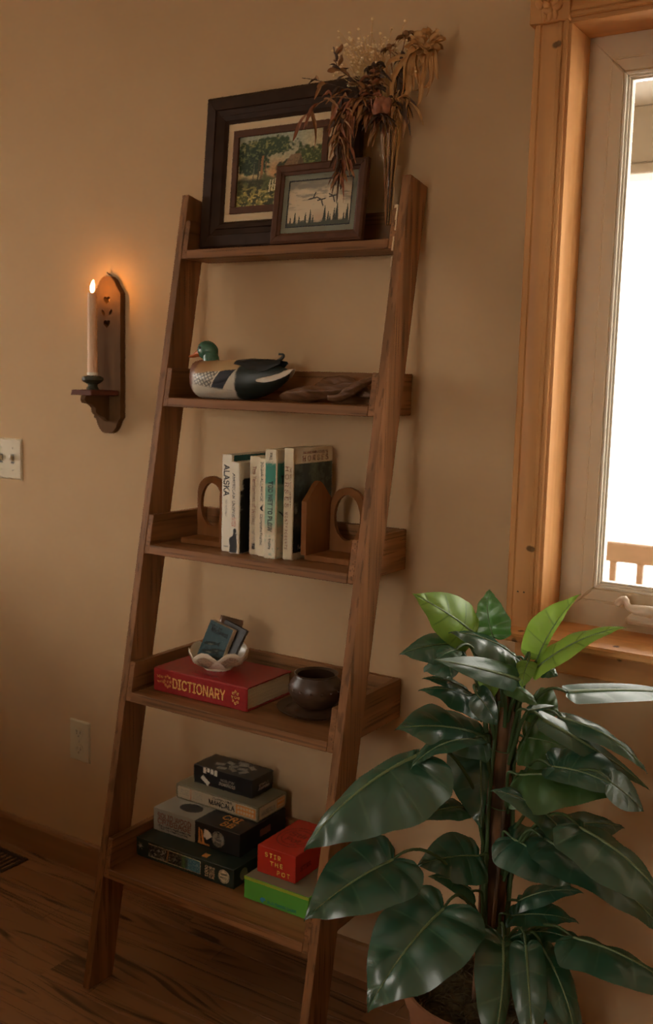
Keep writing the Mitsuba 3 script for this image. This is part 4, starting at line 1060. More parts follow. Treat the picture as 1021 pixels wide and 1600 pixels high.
add('printed_board', cat(*[hexa([[[(xm + .010 + .011 * k, y0 - .0003, zc + .006), (xm + .010 + .006 * k, y0 - .0003, zc + .040 - .003 * k)], [(xm + .010 + .011 * k, y0 + .001, zc + .006), (xm + .010 + .006 * k, y0 + .001, zc + .040 - .003 * k)]], [[(xm + .017 + .011 * k, y0 - .0003, zc + .006), (xm + .014 + .006 * k, y0 - .0003, zc + .040 - .003 * k)], [(xm + .017 + .011 * k, y0 + .001, zc + .006), (xm + .014 + .006 * k, y0 + .001, zc + .040 - .003 * k)]]], 0) for k in range(2)], box(xm + .008, xm + .042, y0 - .0003, y0 + .001, zc + .003, zc + .007, 0)), 'ink_orange', C)
add('printed_cards', cat(*[prism(affinity.rotate(Polygon([(-.006, 0), (.006, 0), (.006, .019), (-.006, .019)]), -10 - 22 * k, origin=(0, 0)), .0003 + .0001 * k, frame_M((xm + .030, y0 - .0001, zc + .021), EX, EZ)) for k in range(3)]), 'ink_white', C)
bk = add('badge', prism(Point(0, 0).buffer(.0178, 32), .0004, frame_M((xm + .066, y0 - .0001, zc + .026), EX, EZ)), 'box_grey', C, label='round grey badge')
add('badge_print', cat(letters('3', .0105, (xm + .0625, y0 - .0006, zc + .0305), EX, EZ, None, True), letters('TRACK', .0058, (xm + .0555, y0 - .0006, zc + .0215), EX, EZ, .021, True), letters('BOARD', .0058, (xm + .0560, y0 - .0006, zc + .0133), EX, EZ, .020, True), prism(Point(0, 0).buffer(.0165, 32).difference(Point(0, 0).buffer(.0155, 32)), .0004, frame_M((xm + .066, y0 - .0004, zc + .026), EX, EZ))), INK, bk)
add('lid_lettering', cat(letters('CRI', .022, (xm + .040, y0 + .042, zc + h2 + .0002), EX, EY, .050, True, .0003), letters('BB', .022, (xm + .058, y0 + .013, zc + h2 + .0002), EX, EY, .034, True, .0003)), 'ink_orange', C)
add('side_print', box(x1 - .0001, x1 + .0003, y0 + .075, y0 + .115, zc + .020, zc + .036, 0), 'ink_brown', C)
# mancala
zm = zc + h2 + .0012
x0, x1, y0, y1, h3 = .0470, .2870, -.1370, -.024, .0355
G = game('mancala_box', 'cream mancala game box under the black domino box', x0, x1, y0, y1, zm, h3, 'box_olive', .8)
add('front_label', box(x0 + .006, x1 - .004, y0 - .0003, y0 + .001, zm + .004, zm + h3 - .004, 0), 'box_cream', G)
add('side_label', box(x1 - .001, x1 + .0003, y0 + .006, y1 - .006, zm + .004, zm + h3 - .004, 0), 'box_cream', G)
add('lettering', cat(letters('MANCALA', .0120, (x0 + .100, y0 - .0005, zm + .0095), EX, EZ, .075, True), letters('CLASSIC GAME', .0045, (x0 + .112, y0 - .0005, zm + .0245), EX, EZ, .055)), INK, G)
add('lettering', letters('MANCALA', .0120, (x1 + .0004, y0 + .014, zm + .010), EY, EZ, .052, True), 'ink_grey', G)
pb = add('printed_board', box(x0 + .178, x0 + .234, y0 - .0006, y0 + .001, zm + .0065, zm + .0285, 0), 'ink_orange', G)
add('printed_pits', cat(*[prism(Point(0, 0).buffer(.0031, 10), .0003, frame_M((x0 + .186 + .008 * k, y0 - .0006, zm + .0125 + .010 * r_), EX, EZ)) for k in range(6) for r_ in (0, 1)]), 'ink_cream', pb)
pb = add('printed_board', box(x1 - .001, x1 + .0005, y0 + .074, y0 + .104, zm + .0075, zm + .0285, 0), 'ink_orange', G)
add('printed_pits', cat(*[prism(Point(0, 0).buffer(.0026, 10), .0003, frame_M((x1 + .0005, y0 + .079 + .0065 * k, zm + .013 + .010 * r_), EY, EZ)) for k in range(4) for r_ in (0, 1)]), 'ink_cream', pb)
add('small_print', cat(*[box(x0 + .014, x0 + .040, y0 - .0005, y0 + .001, zm + .0235 - .005 * k, zm + .0245 - .005 * k, 0) for k in range(3)], *[box(x0 + .052, x0 + .080, y0 - .0005, y0 + .001, zm + .0265 - .004 * k, zm + .0272 - .004 * k, 0) for k in range(5)]), 'ink_grey', G)
add('red_stripe', box(x0 + .045, x0 + .0465, y0 - .0005, y0 + .001, zm + .004, zm + h3 - .004, 0), 'ink_red', G)
# dominoes
zd = zm + h3 + .0008
x0, x1, y0, y1, h4 = .0760, .2490, -.1080, -.026, .0440
O = game('domino_box', 'black domino game box on top of the stack of games', x0, x1, y0, y1, zd, h4, 'box_black', .8)
add('lettering', cat(letters('DOUBLE SIX', .0055, (x0 + .082, y0 - .0003, zd + .0210), EX, EZ, .040), letters('DOMINOES', .0072, (x0 + .078, y0 - .0003, zd + .0110), EX, EZ, .046, True)), 'ink_grey', O)
add('lettering', cat(letters('DOUBLE', .005, (x1 + .0002, y0 + .026, zd + .021), EY, EZ, .036), letters('DOMINOES', .006, (x1 + .0002, y0 + .024, zd + .012), EY, EZ, .042, True)), 'ink_grey', O)
mat('domino_print', (0.26, 0.26, 0.22), 0.45)
dp = []; pip = []
for k, (cx, cy, a) in enumerate([(.070, .018, 12), (.098, .024, -25), (.088, .040, 40), (.115, .040, 10), (.070, .054, -15), (.104, .060, 30), (.130, .058, -35), (.052, .036, 20), (.128, .026, 60), (.094, .070, 5)]):
    q = affinity.rotate(Polygon([(-.0115, -.006), (.0115, -.006), (.0115, .006), (-.0115, .006)]), a, origin=(0, 0)); M = frame_M((x0 + cx, y0 + cy, zd + h4 + .0001 * (k % 3)), EX, EY); dp.append(prism(q, .0004, M))
    for dx in (-.0075, -.004, .004, .0075):
        M2 = M.copy(); M2[2, 3] += .0004; w = affinity.rotate(Point(dx, .002 * (1 if dx in (-.004, .0075) else -1)).buffer(.0011, 6), a, origin=(0, 0)); pip.append(prism(w, .0001, M2))
add('printed_dominoes', cat(*dp), 'domino_print', O); add('printed_pips', cat(*pip), INK, O)
fd = []
for cx, cz, a in ((.036, .012, -35),):
    fd.append(prism(affinity.rotate(Polygon([(-.013, -.0055), (.013, -.0055), (.013, .0055), (-.013, .0055)]), a, origin=(0, 0)), .0004, frame_M((x0 + cx, y0 - .0001, zd + cz), EX, EZ)))
for cx in (.030, .041, .052, .063):
    fd.append(box(x0 + cx, x0 + cx + .008, y0 - .0003, y0 + .001, zd + h4 - .015 + .002 * ((cx * 1000) % 3), zd + h4 - .001, 0))
add('printed_dominoes', cat(*fd), 'ink_white', O)
# green and red
x0, x1, y0, y1, h5 = .3520, .5150, -.2710, -.075, .0490
N = game('green_box', 'bright green game box under the red box on the bottom shelf', x0, x1, y0, y1, z, h5, 'box_green', .99)
add('lime_edge', cat(box(x0, x1, y0 - .0003, y0 + .001, z + h5 - .0065, z + h5 - .0005, 0)), 'box_lime', N, label='lime strip along the top edge')
add('top_panel', box(x0 + .001, x1 - .001, y0 + .002, y1 - .001, z + h5 - .001, z + h5 + .0003, 0), 'box_olive', N)
add('lettering', letters('BLUE ORANGE GAMES', .0060, (x0 + .062, y0 - .0003, z + .0065), EX, EZ, .072, True), 'ink_teal', N)
add('printed_emblem', prism(blob(0, 0, .007, .0055).difference(blob(.0045, -.003, .003, .003)), .0004, frame_M((x0 + .0495, y0 - .0001, z + .0095), EX, EZ)), 'ink_blue', N)
zr = z + h5 + .0012
x0, x1, y0, y1, h6 = .3640, .4620, -.2420, -.085, .0600
Q = game('red_box', 'red party game box with yellow lettering on the green box', x0, x1, y0, y1, zr, h6, 'box_red', .99)
for txt, dx, dz in (('S T I R', .020, .0400), ('T H E', .034, .0235), ('P O T', .052, .0070)):
    add('lettering', letters(txt, .0095, (x0 + dx, y0 - .0003, zr + dz), EX, EZ, None, True), 'ink_yellow', Q)
rg = [prism(affinity.scale(Point(0, 0).buffer(r, 40).difference(Point(0, 0).buffer(r - .002, 40)), 1, 1.15), .0002, frame_M((x0 + .049, y0 + .075, zr + h6), EX, EY)) for r in (.041, .032)]
add('lid_print', cat(*rg, letters('Stir', .018, (x0 + .026, y0 + .078, zr + h6), EX, EY, .046, True, .0002), letters('Pot', .018, (x0 + .032, y0 + .052, zr + h6), EX, EY, .036, True, .0002)), 'box_redtop', Q)
add('side_lettering', letters('STIR', .010, (x1 + .0002, y0 + .018, zr + .020), EY, EZ, .04, True), 'ink_darkred', Q)

# ------------------------------------------------------------------ candle sconce
mat('sconce_wood', lambda p, n, uv: mix((0.085, 0.043, 0.019), (0.145, 0.074, 0.033), fbm(p.x * 70, p.y * 70, p.z * 8, 3)), 0.7, spec=0.06)
mat('tray_red', (0.105, 0.034, 0.022), 0.6, spec=0.15); mat('cup_green', (0.045, 0.046, 0.030), 0.5, spec=0.25)
scene['wax'] = {'type': 'twosided', 'bsdf': {'type': 'principled', 'base_color': {'type': 'rgb', 'value': [0.70, 0.47, 0.30]}, 'roughness': 0.5, 'specular': 0.3}}
SX = -.2915
K = thing('candle_sconce', 'dark wooden wall sconce with heart cutouts and a small red tray', 'sconce')
rt = [(0, 1.5960), (.010, 1.5945), (.019, 1.589), (.0265, 1.580), (.033, 1.569), (.0395, 1.560), (.0455, 1.553), (.0460, 1.2460), (.0435, 1.2425), (.0405, 1.2440), (.0375, 1.2380), (.031, 1.2230), (.021, 1.2115), (.011, 1.2065), (0, 1.2055)]
ol = Polygon(rt + [(-x, y_) for x, y_ in rt[-2:0:-1]])
def heart(cx, cy, s_):
    a = np.linspace(0, 2 * math.pi, 40)[:-1]; return Polygon(np.c_[cx + s_ * .0625 * 16 * np.sin(a) ** 3, cy + s_ * .0625 * (13 * np.cos(a) - 5 * np.cos(2 * a) - 2 * np.cos(3 * a) - np.cos(4 * a))])
drop = lambda cx, cy, w_, h_, a: affinity.rotate(affinity.scale(Point(cx, cy).buffer(1, 14), w_, h_, origin=(cx, cy)), a, origin=(cx, cy))
cuts = heart(0, 1.537, .0115).union(drop(-.0125, 1.5065, .0042, .0085, 35)).union(drop(.0125, 1.5065, .0042, .0085, -35)).union(heart(0, 1.4790, .0118).intersection(Polygon([(-1, 0), (1, 0), (1, 3), (-1, 3)])))
cuts = cuts.difference(Point(0, 1.4905).buffer(.0001))
add('back_board', prism(ol.difference(cuts), .017, frame_M((SX, -.0015, 0), EX, EZ)), 'sconce_wood', K)
nl = trimesh.creation.cylinder(.0014, .02, sections=8); nl.apply_transform(trimesh.transformations.rotation_matrix(math.radians(70), (1, 0, 0))); nl.apply_translation((SX, -.010, 1.601)); add('nail', nl, 'bronze', K)
add('tray', hexa([[[(SX - .036, -.108, 1.3020), (SX - .033, -.105, 1.3150)], [(SX - .041, -.0186, 1.3020), (SX - .041, -.0186, 1.3150)]], [[(SX + .036, -.108, 1.3020), (SX + .033, -.105, 1.3150)], [(SX + .041, -.0186, 1.3020), (SX + .041, -.0186, 1.3150)]]], .0015), 'tray_red', K, label='red brown tray')
brk = Polygon([(0, 0), (.080, 0), (.084, -.010), (.078, -.019), (.060, -.022), (.048, -.030), (.046, -.042), (.036, -.050), (.018, -.054), (.008, -.064), (0, -.066)])
MB = np.eye(4); MB[:3, 0], MB[:3, 1], MB[:3, 2], MB[:3, 3] = (0, -1, 0), (0, 0, 1), (-1, 0, 0), (SX + .008, -.0186, 1.3020)
add('bracket', prism(brk, .016, MB), 'sconce_wood', K)
CX, CY = SX + .004, -.072
add('candle_cup', lathe([(0, 1.3150), (.014, 1.3150), (.015, 1.319), (.011, 1.324), (.012, 1.329), (.022, 1.334), (.0265, 1.339), (.0255, 1.346), (.018, 1.3495), (.0130, 1.350), (.0128, 1.346), (0, 1.346)], 32, (CX, CY, 0)), 'cup_green', K, smooth=35)
CN = thing('taper_candle', 'lit pinkish cream taper candle standing in the sconce cup', 'candle')
add('wax_body', lathe([(0, 1.3465), (.0120, 1.3465), (.0123, 1.352), (.0112, 1.545), (.0100, 1.5500), (.0060, 1.5475), (0, 1.5465)], 28, (CX, CY, 0)), 'wax', CN, smooth=40)
add('wax_collar', lathe([(.0121, 1.3505), (.0130, 1.3510), (.0130, 1.3575), (.0121, 1.3580)], 28, (CX, CY, 0)), 'lotus_white', CN, label='pale wrapped foot of the candle')
add('wick', tube([(CX, CY, 1.546), (CX + .0003, CY, 1.553), (CX + .0015, CY, 1.558)], .0007, 6), INK, CN)
fl = lathe([(0, 1.5500), (.0030, 1.5525), (.0050, 1.5575), (.0056, 1.5625), (.0047, 1.5690), (.0028, 1.5750), (.0010, 1.5795), (0, 1.5815)], 20, (0, 0, 0))
v = fl.vertices.copy(); v[:, 0] += .004 * ((v[:, 2] - 1.55) / .03) ** 2; fl.vertices = v + [CX, CY, 0]
add('flame', fl, 'ink_white', CN, label='small bright flame', smooth=True, emitter={'type': 'area', 'radiance': {'type': 'rgb', 'value': [FLAME, FLAME * .42, FLAME * .10]}})

# ------------------------------------------------------------------ the potted plant by the window
def leafcol(dark, light, vein):
    def fn(p, n, uv):
        t = uv.x * 6.0
        d = dr.abs(t - dr.floor(t) - 0.5)
        v = smoothstep(0.44, 0.5, d) * smoothstep(1.0, 0.75, uv.y) * smoothstep(0.0, 0.06, uv.x)
        c = mix(dark, light, fbm(p.x * 35, p.y * 35, p.z * 35, 2))
        return mix(c, vein, 0.55 * v)
    return fn


def leaf_mat(name, dark, light, vein, trans, rough=0.36, spec=1.0, cc=0.7):
    col = proc(leafcol(dark, light, vein))
    tr = proc(leafcol(*trans))
    scene[name] = {'type': 'blendbsdf', 'weight': {'type': 'rgb', 'value': 0.38} if False else 0.25,
                   'a': {'type': 'twosided', 'bsdf': {'type': 'principled', 'base_color': col, 'roughness': rough, 'specular': spec, 'clearcoat': cc, 'clearcoat_gloss': 0.7}},
                   'b': {'type': 'principledthin', 'base_color': tr, 'roughness': 0.6, 'diff_trans': 1.6, 'spec_trans': 0.0}}


leaf_mat('leaf_dark', (0.013, 0.062, 0.036), (0.025, 0.092, 0.052), (0.060, 0.14, 0.072), ((0.02, 0.06, 0.015), (0.03, 0.085, 0.02), (0.01, 0.03, 0.01)))
leaf_mat('leaf_mid', (0.030, 0.075, 0.022), (0.045, 0.105, 0.030), (0.07, 0.14, 0.04), ((0.05, 0.16, 0.02), (0.07, 0.20, 0.03), (0.015, 0.05, 0.01)), 0.45, 0.6, 0.2)
leaf_mat('leaf_young_backlit', (0.10, 0.19, 0.035), (0.15, 0.26, 0.05), (0.05, 0.11, 0.02), ((0.30, 0.48, 0.05), (0.36, 0.55, 0.07), (0.06, 0.14, 0.02)), 0.5, 0.4, 0.0)  # young green; brighter, yellower colour also paints in light shining through
mat('leaf_rib', (0.11, 0.17, 0.075), 0.45); mat('leaf_stalk', (0.045, 0.085, 0.030), 0.45)
mat('bark', lambda p, n, uv: mix((0.050, 0.026, 0.014), (0.17, 0.085, 0.040), smoothstep(.35, .7, fbm(p.x * 60, p.y * 60, p.z * 14, 3))), 0.85, bump=lambda p, n, uv: 0.004 * fbm(p.x * 90, p.y * 90, p.z * 25, 3))
mat('moss', lambda p, n, uv: mix((0.020, 0.016, 0.008), (0.085, 0.062, 0.026), fbm(p.x * 150, p.y * 150, p.z * 150, 2)), 0.95)
mat('terracotta', lambda p, n, uv: mix((0.16, 0.065, 0.030), (0.23, 0.10, 0.048), fbm(p.x * 30, p.y * 30, p.z * 50, 3)), 0.55)

LEAVES = [
    ((0.862, -0.295, 0.925), (0.803, -0.416, 1.008), (0.842, -0.311, 0.987), (0.819, -0.392, 0.944), 1, 1.00),
    ((0.883, -0.260, 0.915), (0.860, -0.238, 0.995), (0.826, -0.230, 0.954), (0.905, -0.260, 0.977), 2, 1.00),
    ((0.836, -0.315, 0.905), (0.788, -0.429, 0.906), (0.809, -0.353, 0.929), (0.830, -0.419, 0.879), 0, 1.00),
    ((0.926, -0.261, 0.887), (0.851, -0.371, 0.943), (0.872, -0.289, 0.923), (0.904, -0.369, 0.899), 0, 1.00),
    ((0.957, -0.316, 0.865), (0.888, -0.498, 0.929), (0.943, -0.380, 0.865), (0.930, -0.361, 0.904), 0, 0.35),
    ((0.878, -0.405, 0.922), (0.867, -0.450, 0.913), (0.857, -0.406, 0.927), (0.886, -0.444, 0.914), 0, 1.00),
    ((0.844, -0.360, 0.893), (0.878, -0.413, 0.874), (0.822, -0.401, 0.872), (0.872, -0.368, 0.884), 0, 1.00),
    ((0.875, -0.306, 0.806), (0.826, -0.426, 0.851), (0.844, -0.345, 0.835), (0.866, -0.417, 0.820), 0, 1.00),
    ((0.864, -0.299, 0.816), (0.821, -0.403, 0.865), (0.836, -0.336, 0.850), (0.849, -0.411, 0.852), 0, 1.00),
    ((0.907, -0.375, 0.844), (0.939, -0.354, 0.792), (0.919, -0.342, 0.840), (0.915, -0.396, 0.816), 0, 0.35),
    ((0.888, -0.306, 0.749), (0.809, -0.470, 0.793), (0.817, -0.321, 0.791), (0.850, -0.473, 0.758), 0, 1.00),
    ((0.893, -0.350, 0.755), (0.852, -0.498, 0.746), (0.843, -0.405, 0.758), (0.897, -0.466, 0.762), 0, 1.00),
    ((0.840, -0.457, 0.747), (0.739, -0.636, 0.628), (0.760, -0.515, 0.702), (0.884, -0.536, 0.674), 0, 1.00),
    ((0.823, -0.494, 0.576), (0.761, -0.662, 0.529), (0.756, -0.558, 0.598), (0.869, -0.590, 0.544), 0, 1.00),
    ((0.901, -0.457, 0.498), (0.856, -0.623, 0.390), (0.814, -0.540, 0.475), (0.974, -0.536, 0.462), 0, 1.00),
    ((0.988, -0.409, 0.449), (1.018, -0.508, 0.313), (0.972, -0.487, 0.399), (1.014, -0.426, 0.388), 0, 1.00),
    ((1.021, -0.390, 0.442), (1.078, -0.482, 0.311), (1.021, -0.445, 0.395), (1.073, -0.423, 0.397), 0, 1.00),
    ((1.038, -0.357, 0.428), (1.124, -0.415, 0.323), (1.058, -0.410, 0.390), (1.096, -0.362, 0.389), 0, 1.00),
    ((1.041, -0.295, 0.354), (1.116, -0.337, 0.241), (1.044, -0.349, 0.301), (1.096, -0.314, 0.314), 0, 1.00),
    ((1.089, -0.361, 0.654), (1.265, -0.385, 0.549), (1.166, -0.318, 0.613), (1.138, -0.442, 0.623), 0, 1.00),
    ((1.017, -0.320, 0.599), (1.227, -0.299, 0.486), (1.100, -0.249, 0.562), (1.093, -0.373, 0.562), 0, 1.00),
    ((1.028, -0.287, 0.612), (1.125, -0.225, 0.615), (1.064, -0.214, 0.621), (1.090, -0.274, 0.590), 0, 1.00),
    ((1.024, -0.319, 0.728), (1.160, -0.308, 0.701), (1.083, -0.266, 0.750), (1.114, -0.348, 0.709), 0, 1.00),
    ((0.965, -0.313, 0.697), (1.136, -0.299, 0.705), (1.016, -0.256, 0.702), (1.076, -0.367, 0.672), 2, 1.00),
    ((1.039, -0.325, 0.631), (0.949, -0.396, 0.696), (0.967, -0.316, 0.671), (0.999, -0.393, 0.661), 0, 1.00),
    ((0.952, -0.266, 0.748), (1.036, -0.239, 0.733), (0.976, -0.200, 0.765), (0.975, -0.305, 0.712), 2, 1.00),
    ((1.010, -0.339, 0.813), (1.157, -0.188, 0.677), (1.050, -0.278, 0.785), (1.057, -0.309, 0.759), 0, 0.35),
    ((1.021, -0.285, 0.803), (1.167, -0.262, 0.735), (1.096, -0.241, 0.779), (1.086, -0.296, 0.773), 0, 1.00),
    ((1.046, -0.332, 0.864), (1.185, -0.053, 0.814), (1.081, -0.242, 0.864), (1.110, -0.270, 0.844), 0, 0.35),
    ((0.966, -0.259, 0.888), (1.023, -0.228, 1.007), (0.949, -0.260, 0.949), (1.009, -0.268, 0.963), 1, 1.00),
    ((0.969, -0.271, 0.875), (1.109, -0.251, 0.969), (1.018, -0.230, 0.937), (1.048, -0.298, 0.919), 1, 1.00),
    ((0.966, -0.238, 0.869), (0.995, -0.233, 0.859), (0.979, -0.218, 0.871), (0.980, -0.244, 0.852), 0, 1.00),
    ((0.960, -0.286, 0.890), (0.966, -0.324, 0.854), (0.940, -0.302, 0.872), (0.978, -0.302, 0.872), 1, 1.00),
    ((0.912, -0.274, 0.858), (0.920, -0.264, 0.888), (0.905, -0.276, 0.876), (0.933, -0.258, 0.872), 1, 1.00),
    ((0.901, -0.316, 0.866), (0.917, -0.336, 0.826), (0.893, -0.336, 0.844), (0.924, -0.316, 0.845), 1, 1.00),
    ((0.947, -0.324, 0.856), (0.997, -0.332, 0.832), (0.968, -0.301, 0.843), (0.974, -0.347, 0.832), 2, 1.00),
    ((0.958, -0.253, 0.808), (1.006, -0.248, 0.796), (0.973, -0.216, 0.828), (0.985, -0.276, 0.777), 2, 1.00),
    ((0.975, -0.313, 0.814), (0.999, -0.248, 0.810), (0.979, -0.292, 0.819), (0.985, -0.295, 0.806), 0, 0.35),
    ((0.873, -0.335, 0.624), (0.830, -0.435, 0.626), (0.840, -0.354, 0.638), (0.869, -0.411, 0.620), 0, 1.00),
    ((0.950, -0.295, 0.573), (1.064, -0.302, 0.521), (1.012, -0.234, 0.557), (1.000, -0.343, 0.521), 0, 1.00),
    ((0.962, -0.308, 0.438), (1.073, -0.283, 0.453), (1.000, -0.257, 0.456), (1.028, -0.336, 0.451), 0, 1.00),
    ((0.964, -0.280, 0.455), (1.069, -0.255, 0.494), (1.001, -0.229, 0.478), (1.032, -0.294, 0.475), 0, 1.00),
    ((0.964, -0.313, 0.400), (1.076, -0.308, 0.433), (1.004, -0.261, 0.413), (1.039, -0.346, 0.420), 0, 1.00),
    ((1.086, -0.346, 0.457), (1.269, -0.332, 0.408), (1.149, -0.298, 0.432), (1.158, -0.400, 0.431), 0, 1.00),
    ((0.896, -0.311, 0.531), (0.824, -0.406, 0.532), (0.845, -0.316, 0.562), (0.894, -0.388, 0.506), 0, 1.00),
    ((0.900, -0.341, 0.480), (0.855, -0.422, 0.529), (0.867, -0.358, 0.506), (0.890, -0.404, 0.498), 0, 1.00),
    ((0.874, -0.272, 0.726), (0.911, -0.340, 0.596), (0.837, -0.326, 0.678), (0.907, -0.307, 0.665), 0, 1.00),
    ((0.963, -0.245, 0.534), (1.024, -0.234, 0.508), (0.987, -0.203, 0.546), (0.990, -0.279, 0.510), 0, 1.00),
    ((1.125, -0.326, 0.728), (1.175, -0.301, 0.683), (1.137, -0.288, 0.729), (1.143, -0.349, 0.701), 0, 0.35),
]

PT = thing('potted_plant', 'large leafy green potted philodendron below the window beside the ladder shelf', 'plant')
POT = np.array([.898, -.261, 0.0]); PR, PH_ = .150, .266
pk = add('pot', lathe([(0, .001), (PR * .70, .001), (PR * .72, .006), (PR * .93, PH_ - .034), (PR * .935, PH_ - .032), (PR * .90, PH_ - .012), (PR * .88, PH_ - .02), (PR * .86, PH_ - .045), (PR * .62, .02), (0, .02)], 56, POT), 'terracotta', PT, smooth=35)
add('rim', lathe([(PR * .935, PH_ - .034), (PR * .975, PH_ - .032), (PR * 1.0, PH_ - .006), (PR * .995, PH_), (PR * .965, PH_ + .001), (PR * .935, PH_ - .004), (PR * .91, PH_ - .02)], 56, POT), 'terracotta', pk, smooth=35)
rr, aa = np.meshgrid(np.linspace(0, 1, 22), np.linspace(0, 2 * math.pi, 61), indexing='ij')
sx_, sy_ = POT[0] + rr * PR * .885 * np.cos(aa), POT[1] + rr * PR * .885 * np.sin(aa)
sz_ = PH_ - .040 + .022 * meshkit.fbm(np.stack([sx_ * 38, sy_ * 38, sx_ * 0], -1), 3, 4) * (1.0 - .35 * rr)
add('soil', trimesh.Trimesh(np.c_[sx_.ravel(), sy_.ravel(), sz_.ravel()], grid_faces(22, 61), process=False), 'moss', PT, smooth=True, label='dark mossy soil')
ms = []
r2 = np.random.default_rng(5)
for k in range(260):
    a, r = r2.uniform(0, 6.28), PR * .84 * math.sqrt(r2.random()); b = np.array([POT[0] + r * math.cos(a), POT[1] + r * math.sin(a), PH_ - .030])
    d = r2.normal(0, 1, 3) * (.012, .012, .005); ms.append(tube(bez(b - d, b + [0, 0, r2.uniform(.006, .018)], b + d, n=6), .0009, 4, False))
add('moss_strands', cat(*ms), 'moss', PT, kind='stuff')
# bark pole
TX, TY = .908, -.262
hz = np.linspace(PH_ - .05, .845, 60); ang = np.arange(26) * 2 * math.pi / 26
rad = .0225 + .010 * (meshkit.fbm(np.stack(np.broadcast_arrays(np.cos(ang)[None] * 2.5, np.sin(ang)[None] * 2.5, hz[:, None] * 12), -1), 4, 6) - .5)
Vp = np.stack([TX + rad * np.cos(ang), TY + rad * np.sin(ang), np.broadcast_to(hz[:, None], rad.shape)], -1).reshape(-1, 3); Fp = []
for i in range(59):
    for j in range(26):
        q = (i * 26 + j, i * 26 + (j + 1) % 26, (i + 1) * 26 + (j + 1) % 26, (i + 1) * 26 + j); Fp += [(q[0], q[1], q[2]), (q[0], q[2], q[3])]
Vp = np.vstack([Vp, [TX, TY, .85]]); Fp += [(59 * 26 + j, 59 * 26 + (j + 1) % 26, len(Vp) - 1) for j in range(26)]
add('bark_pole', trimesh.Trimesh(Vp, Fp, process=False), 'bark', PT, smooth=True, label='brown bark pole')
for k in range(9):
    a = -2.6 + k * .62; z1 = r2.uniform(.70, .88)
    pts = np.array([(TX + (.028 + .004 * math.sin(z * 9 + k)) * math.cos(a + .35 * math.sin(z * 5 + k)), TY + (.028 + .004 * math.cos(z * 7 + k)) * math.sin(a + .35 * math.sin(z * 5 + k)), z) for z in np.linspace(PH_ - .04, z1, 26)])
    add('stem', tube(pts, np.linspace(.0042, .0030, 26), 8), 'leaf_stalk' if k % 3 else 'bark', PT, smooth=True)
for zc in (.40, .62, .725):
    a = np.linspace(0, 2 * math.pi, 30); add('twine_loop', tube(np.c_[TX + .0335 * np.cos(a), TY + .0335 * np.sin(a), zc + .004 * np.sin(a * 2)], .0011, 5), 'leaf_stalk', PT)

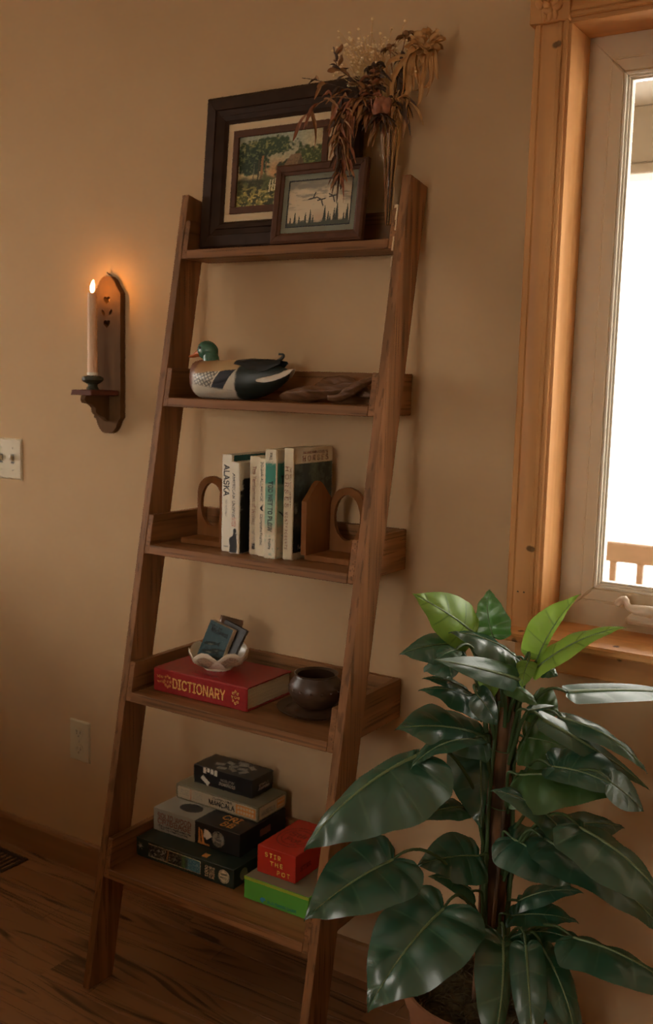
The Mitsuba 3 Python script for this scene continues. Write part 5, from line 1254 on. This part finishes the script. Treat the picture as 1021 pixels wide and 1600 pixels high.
OUT = np.array([(0, 0), (-.095, .15), (-.155, .36), (-.14, .60), (-.06, .81), (.06, .95), (.20, 1.0), (.35, .98), (.51, .87), (.66, .68), (.78, .46), (.88, .25), (.95, .10), (1, .0)])
SM_ = np.array([0, .002, .006, .015, .045, .10, .175, .275, .40, .545, .69, .82, .92, 1.0])
from scipy.interpolate import PchipInterpolator
kq = np.linspace(0, 1, len(SM_)); qq = np.linspace(0, 1, 44)
f_s, f_w, f_m = (PchipInterpolator(kq, q)(qq) for q in (OUT[:, 0], OUT[:, 1], SM_))
for i, (B, Tp, Lp, Rp, kind, flat) in enumerate(LEAVES):
    B, Tp, Lp, Rp = (np.array(q) for q in (B, Tp, Lp, Rp)); a = Tp - B; Ln = np.linalg.norm(a); ah = a / Ln
    n = np.cross(ah, Rp - Lp); n /= np.linalg.norm(n)
    if n @ np.array([.37, -.89, .25]) < 0:
        n = -n
    bow = (.07 + .05 * ((i * 7) % 5) / 5) * Ln * flat
    mid = lambda s: B + a * s[:, None] + n * (4 * bow * s * (1 - s) - .02 * Ln * s ** 6)[:, None]
    M0 = mid(np.array([.3]))[0]
    V, UV, F = [], [], []
    nu = 10; u = np.linspace(0, 1, nu)
    for side, E_ in ((0, Lp), (1, Rp)):
        e = E_ - M0; e = e - (e @ ah) * ah; wv = np.linalg.norm(e); eh = e / wv
        pm = mid(np.clip(f_m, 0, 1)); bs = np.clip(f_s, 0, 1)
        po = mid(bs) + ah * ((f_s - bs) * min(Ln, 2.2 * wv) * (1.0 if kind == 0 and Ln > .12 else .5))[:, None] + eh * (f_w * wv * 1.04)[:, None]
        ph = i * 1.7 + side * 2.1
        rip = (.10 * np.sin(qq * 15 + ph) + .06 * np.sin(qq * 31 + ph * 2)) * wv * f_w ** .5
        G = pm[:, None] * (1 - u)[None, :, None] + po[:, None] * u[None, :, None]
        hgt = .11 * wv * np.sin(np.pi * u)[None] * (f_w ** .7)[:, None] + .12 * wv * (np.abs(np.sin(np.pi * 6 * qq))[:, None] - .6) * np.sin(np.pi * np.clip(u * .9, 0, 1))[None] + rip[:, None] * (u ** 2.2)[None] * .55
        hgt = hgt * flat
        G = G + hgt[..., None] * n
        off = sum(len(q) for q in V); V.append(G.reshape(-1, 3)); UV.append(np.stack(np.broadcast_arrays(qq[:, None], u[None]), -1).reshape(-1, 2))
        f = grid_faces(44, nu, off); F.append(f if side else f[:, ::-1])
    lf = add('leaf', trimesh.Trimesh(np.vstack(V), np.vstack(F), process=False), ('leaf_dark', 'leaf_young_backlit', 'leaf_mid')[kind], PT, smooth=True, uv=np.vstack(UV))
    sm = np.linspace(0, .97, 16); rp = mid(sm) + n * .0004
    add('midrib', tube(rp, np.linspace(.0026, .0005, 16) * min(1.3, Ln / .16), 6, False), 'leaf_rib', lf, smooth=True)
    zt_ = np.clip(B[2] - .05 - .55 * np.hypot(B[0] - TX, B[1] - TY), PH_ + .01, .86); dxy = B[:2] - [TX, TY]; dxy = dxy / np.linalg.norm(dxy)
    S0 = np.array([TX + .026 * dxy[0], TY + .026 * dxy[1], zt_])
    add('petiole', tube(bez(S0, S0 * .55 + B * .45 + [0, 0, .06 * np.linalg.norm(B - S0) / .15], B - ah * .035 + [0, 0, .012], B, n=14), np.linspace(.0034, .0022, 14), 7), 'leaf_stalk', lf, smooth=True)
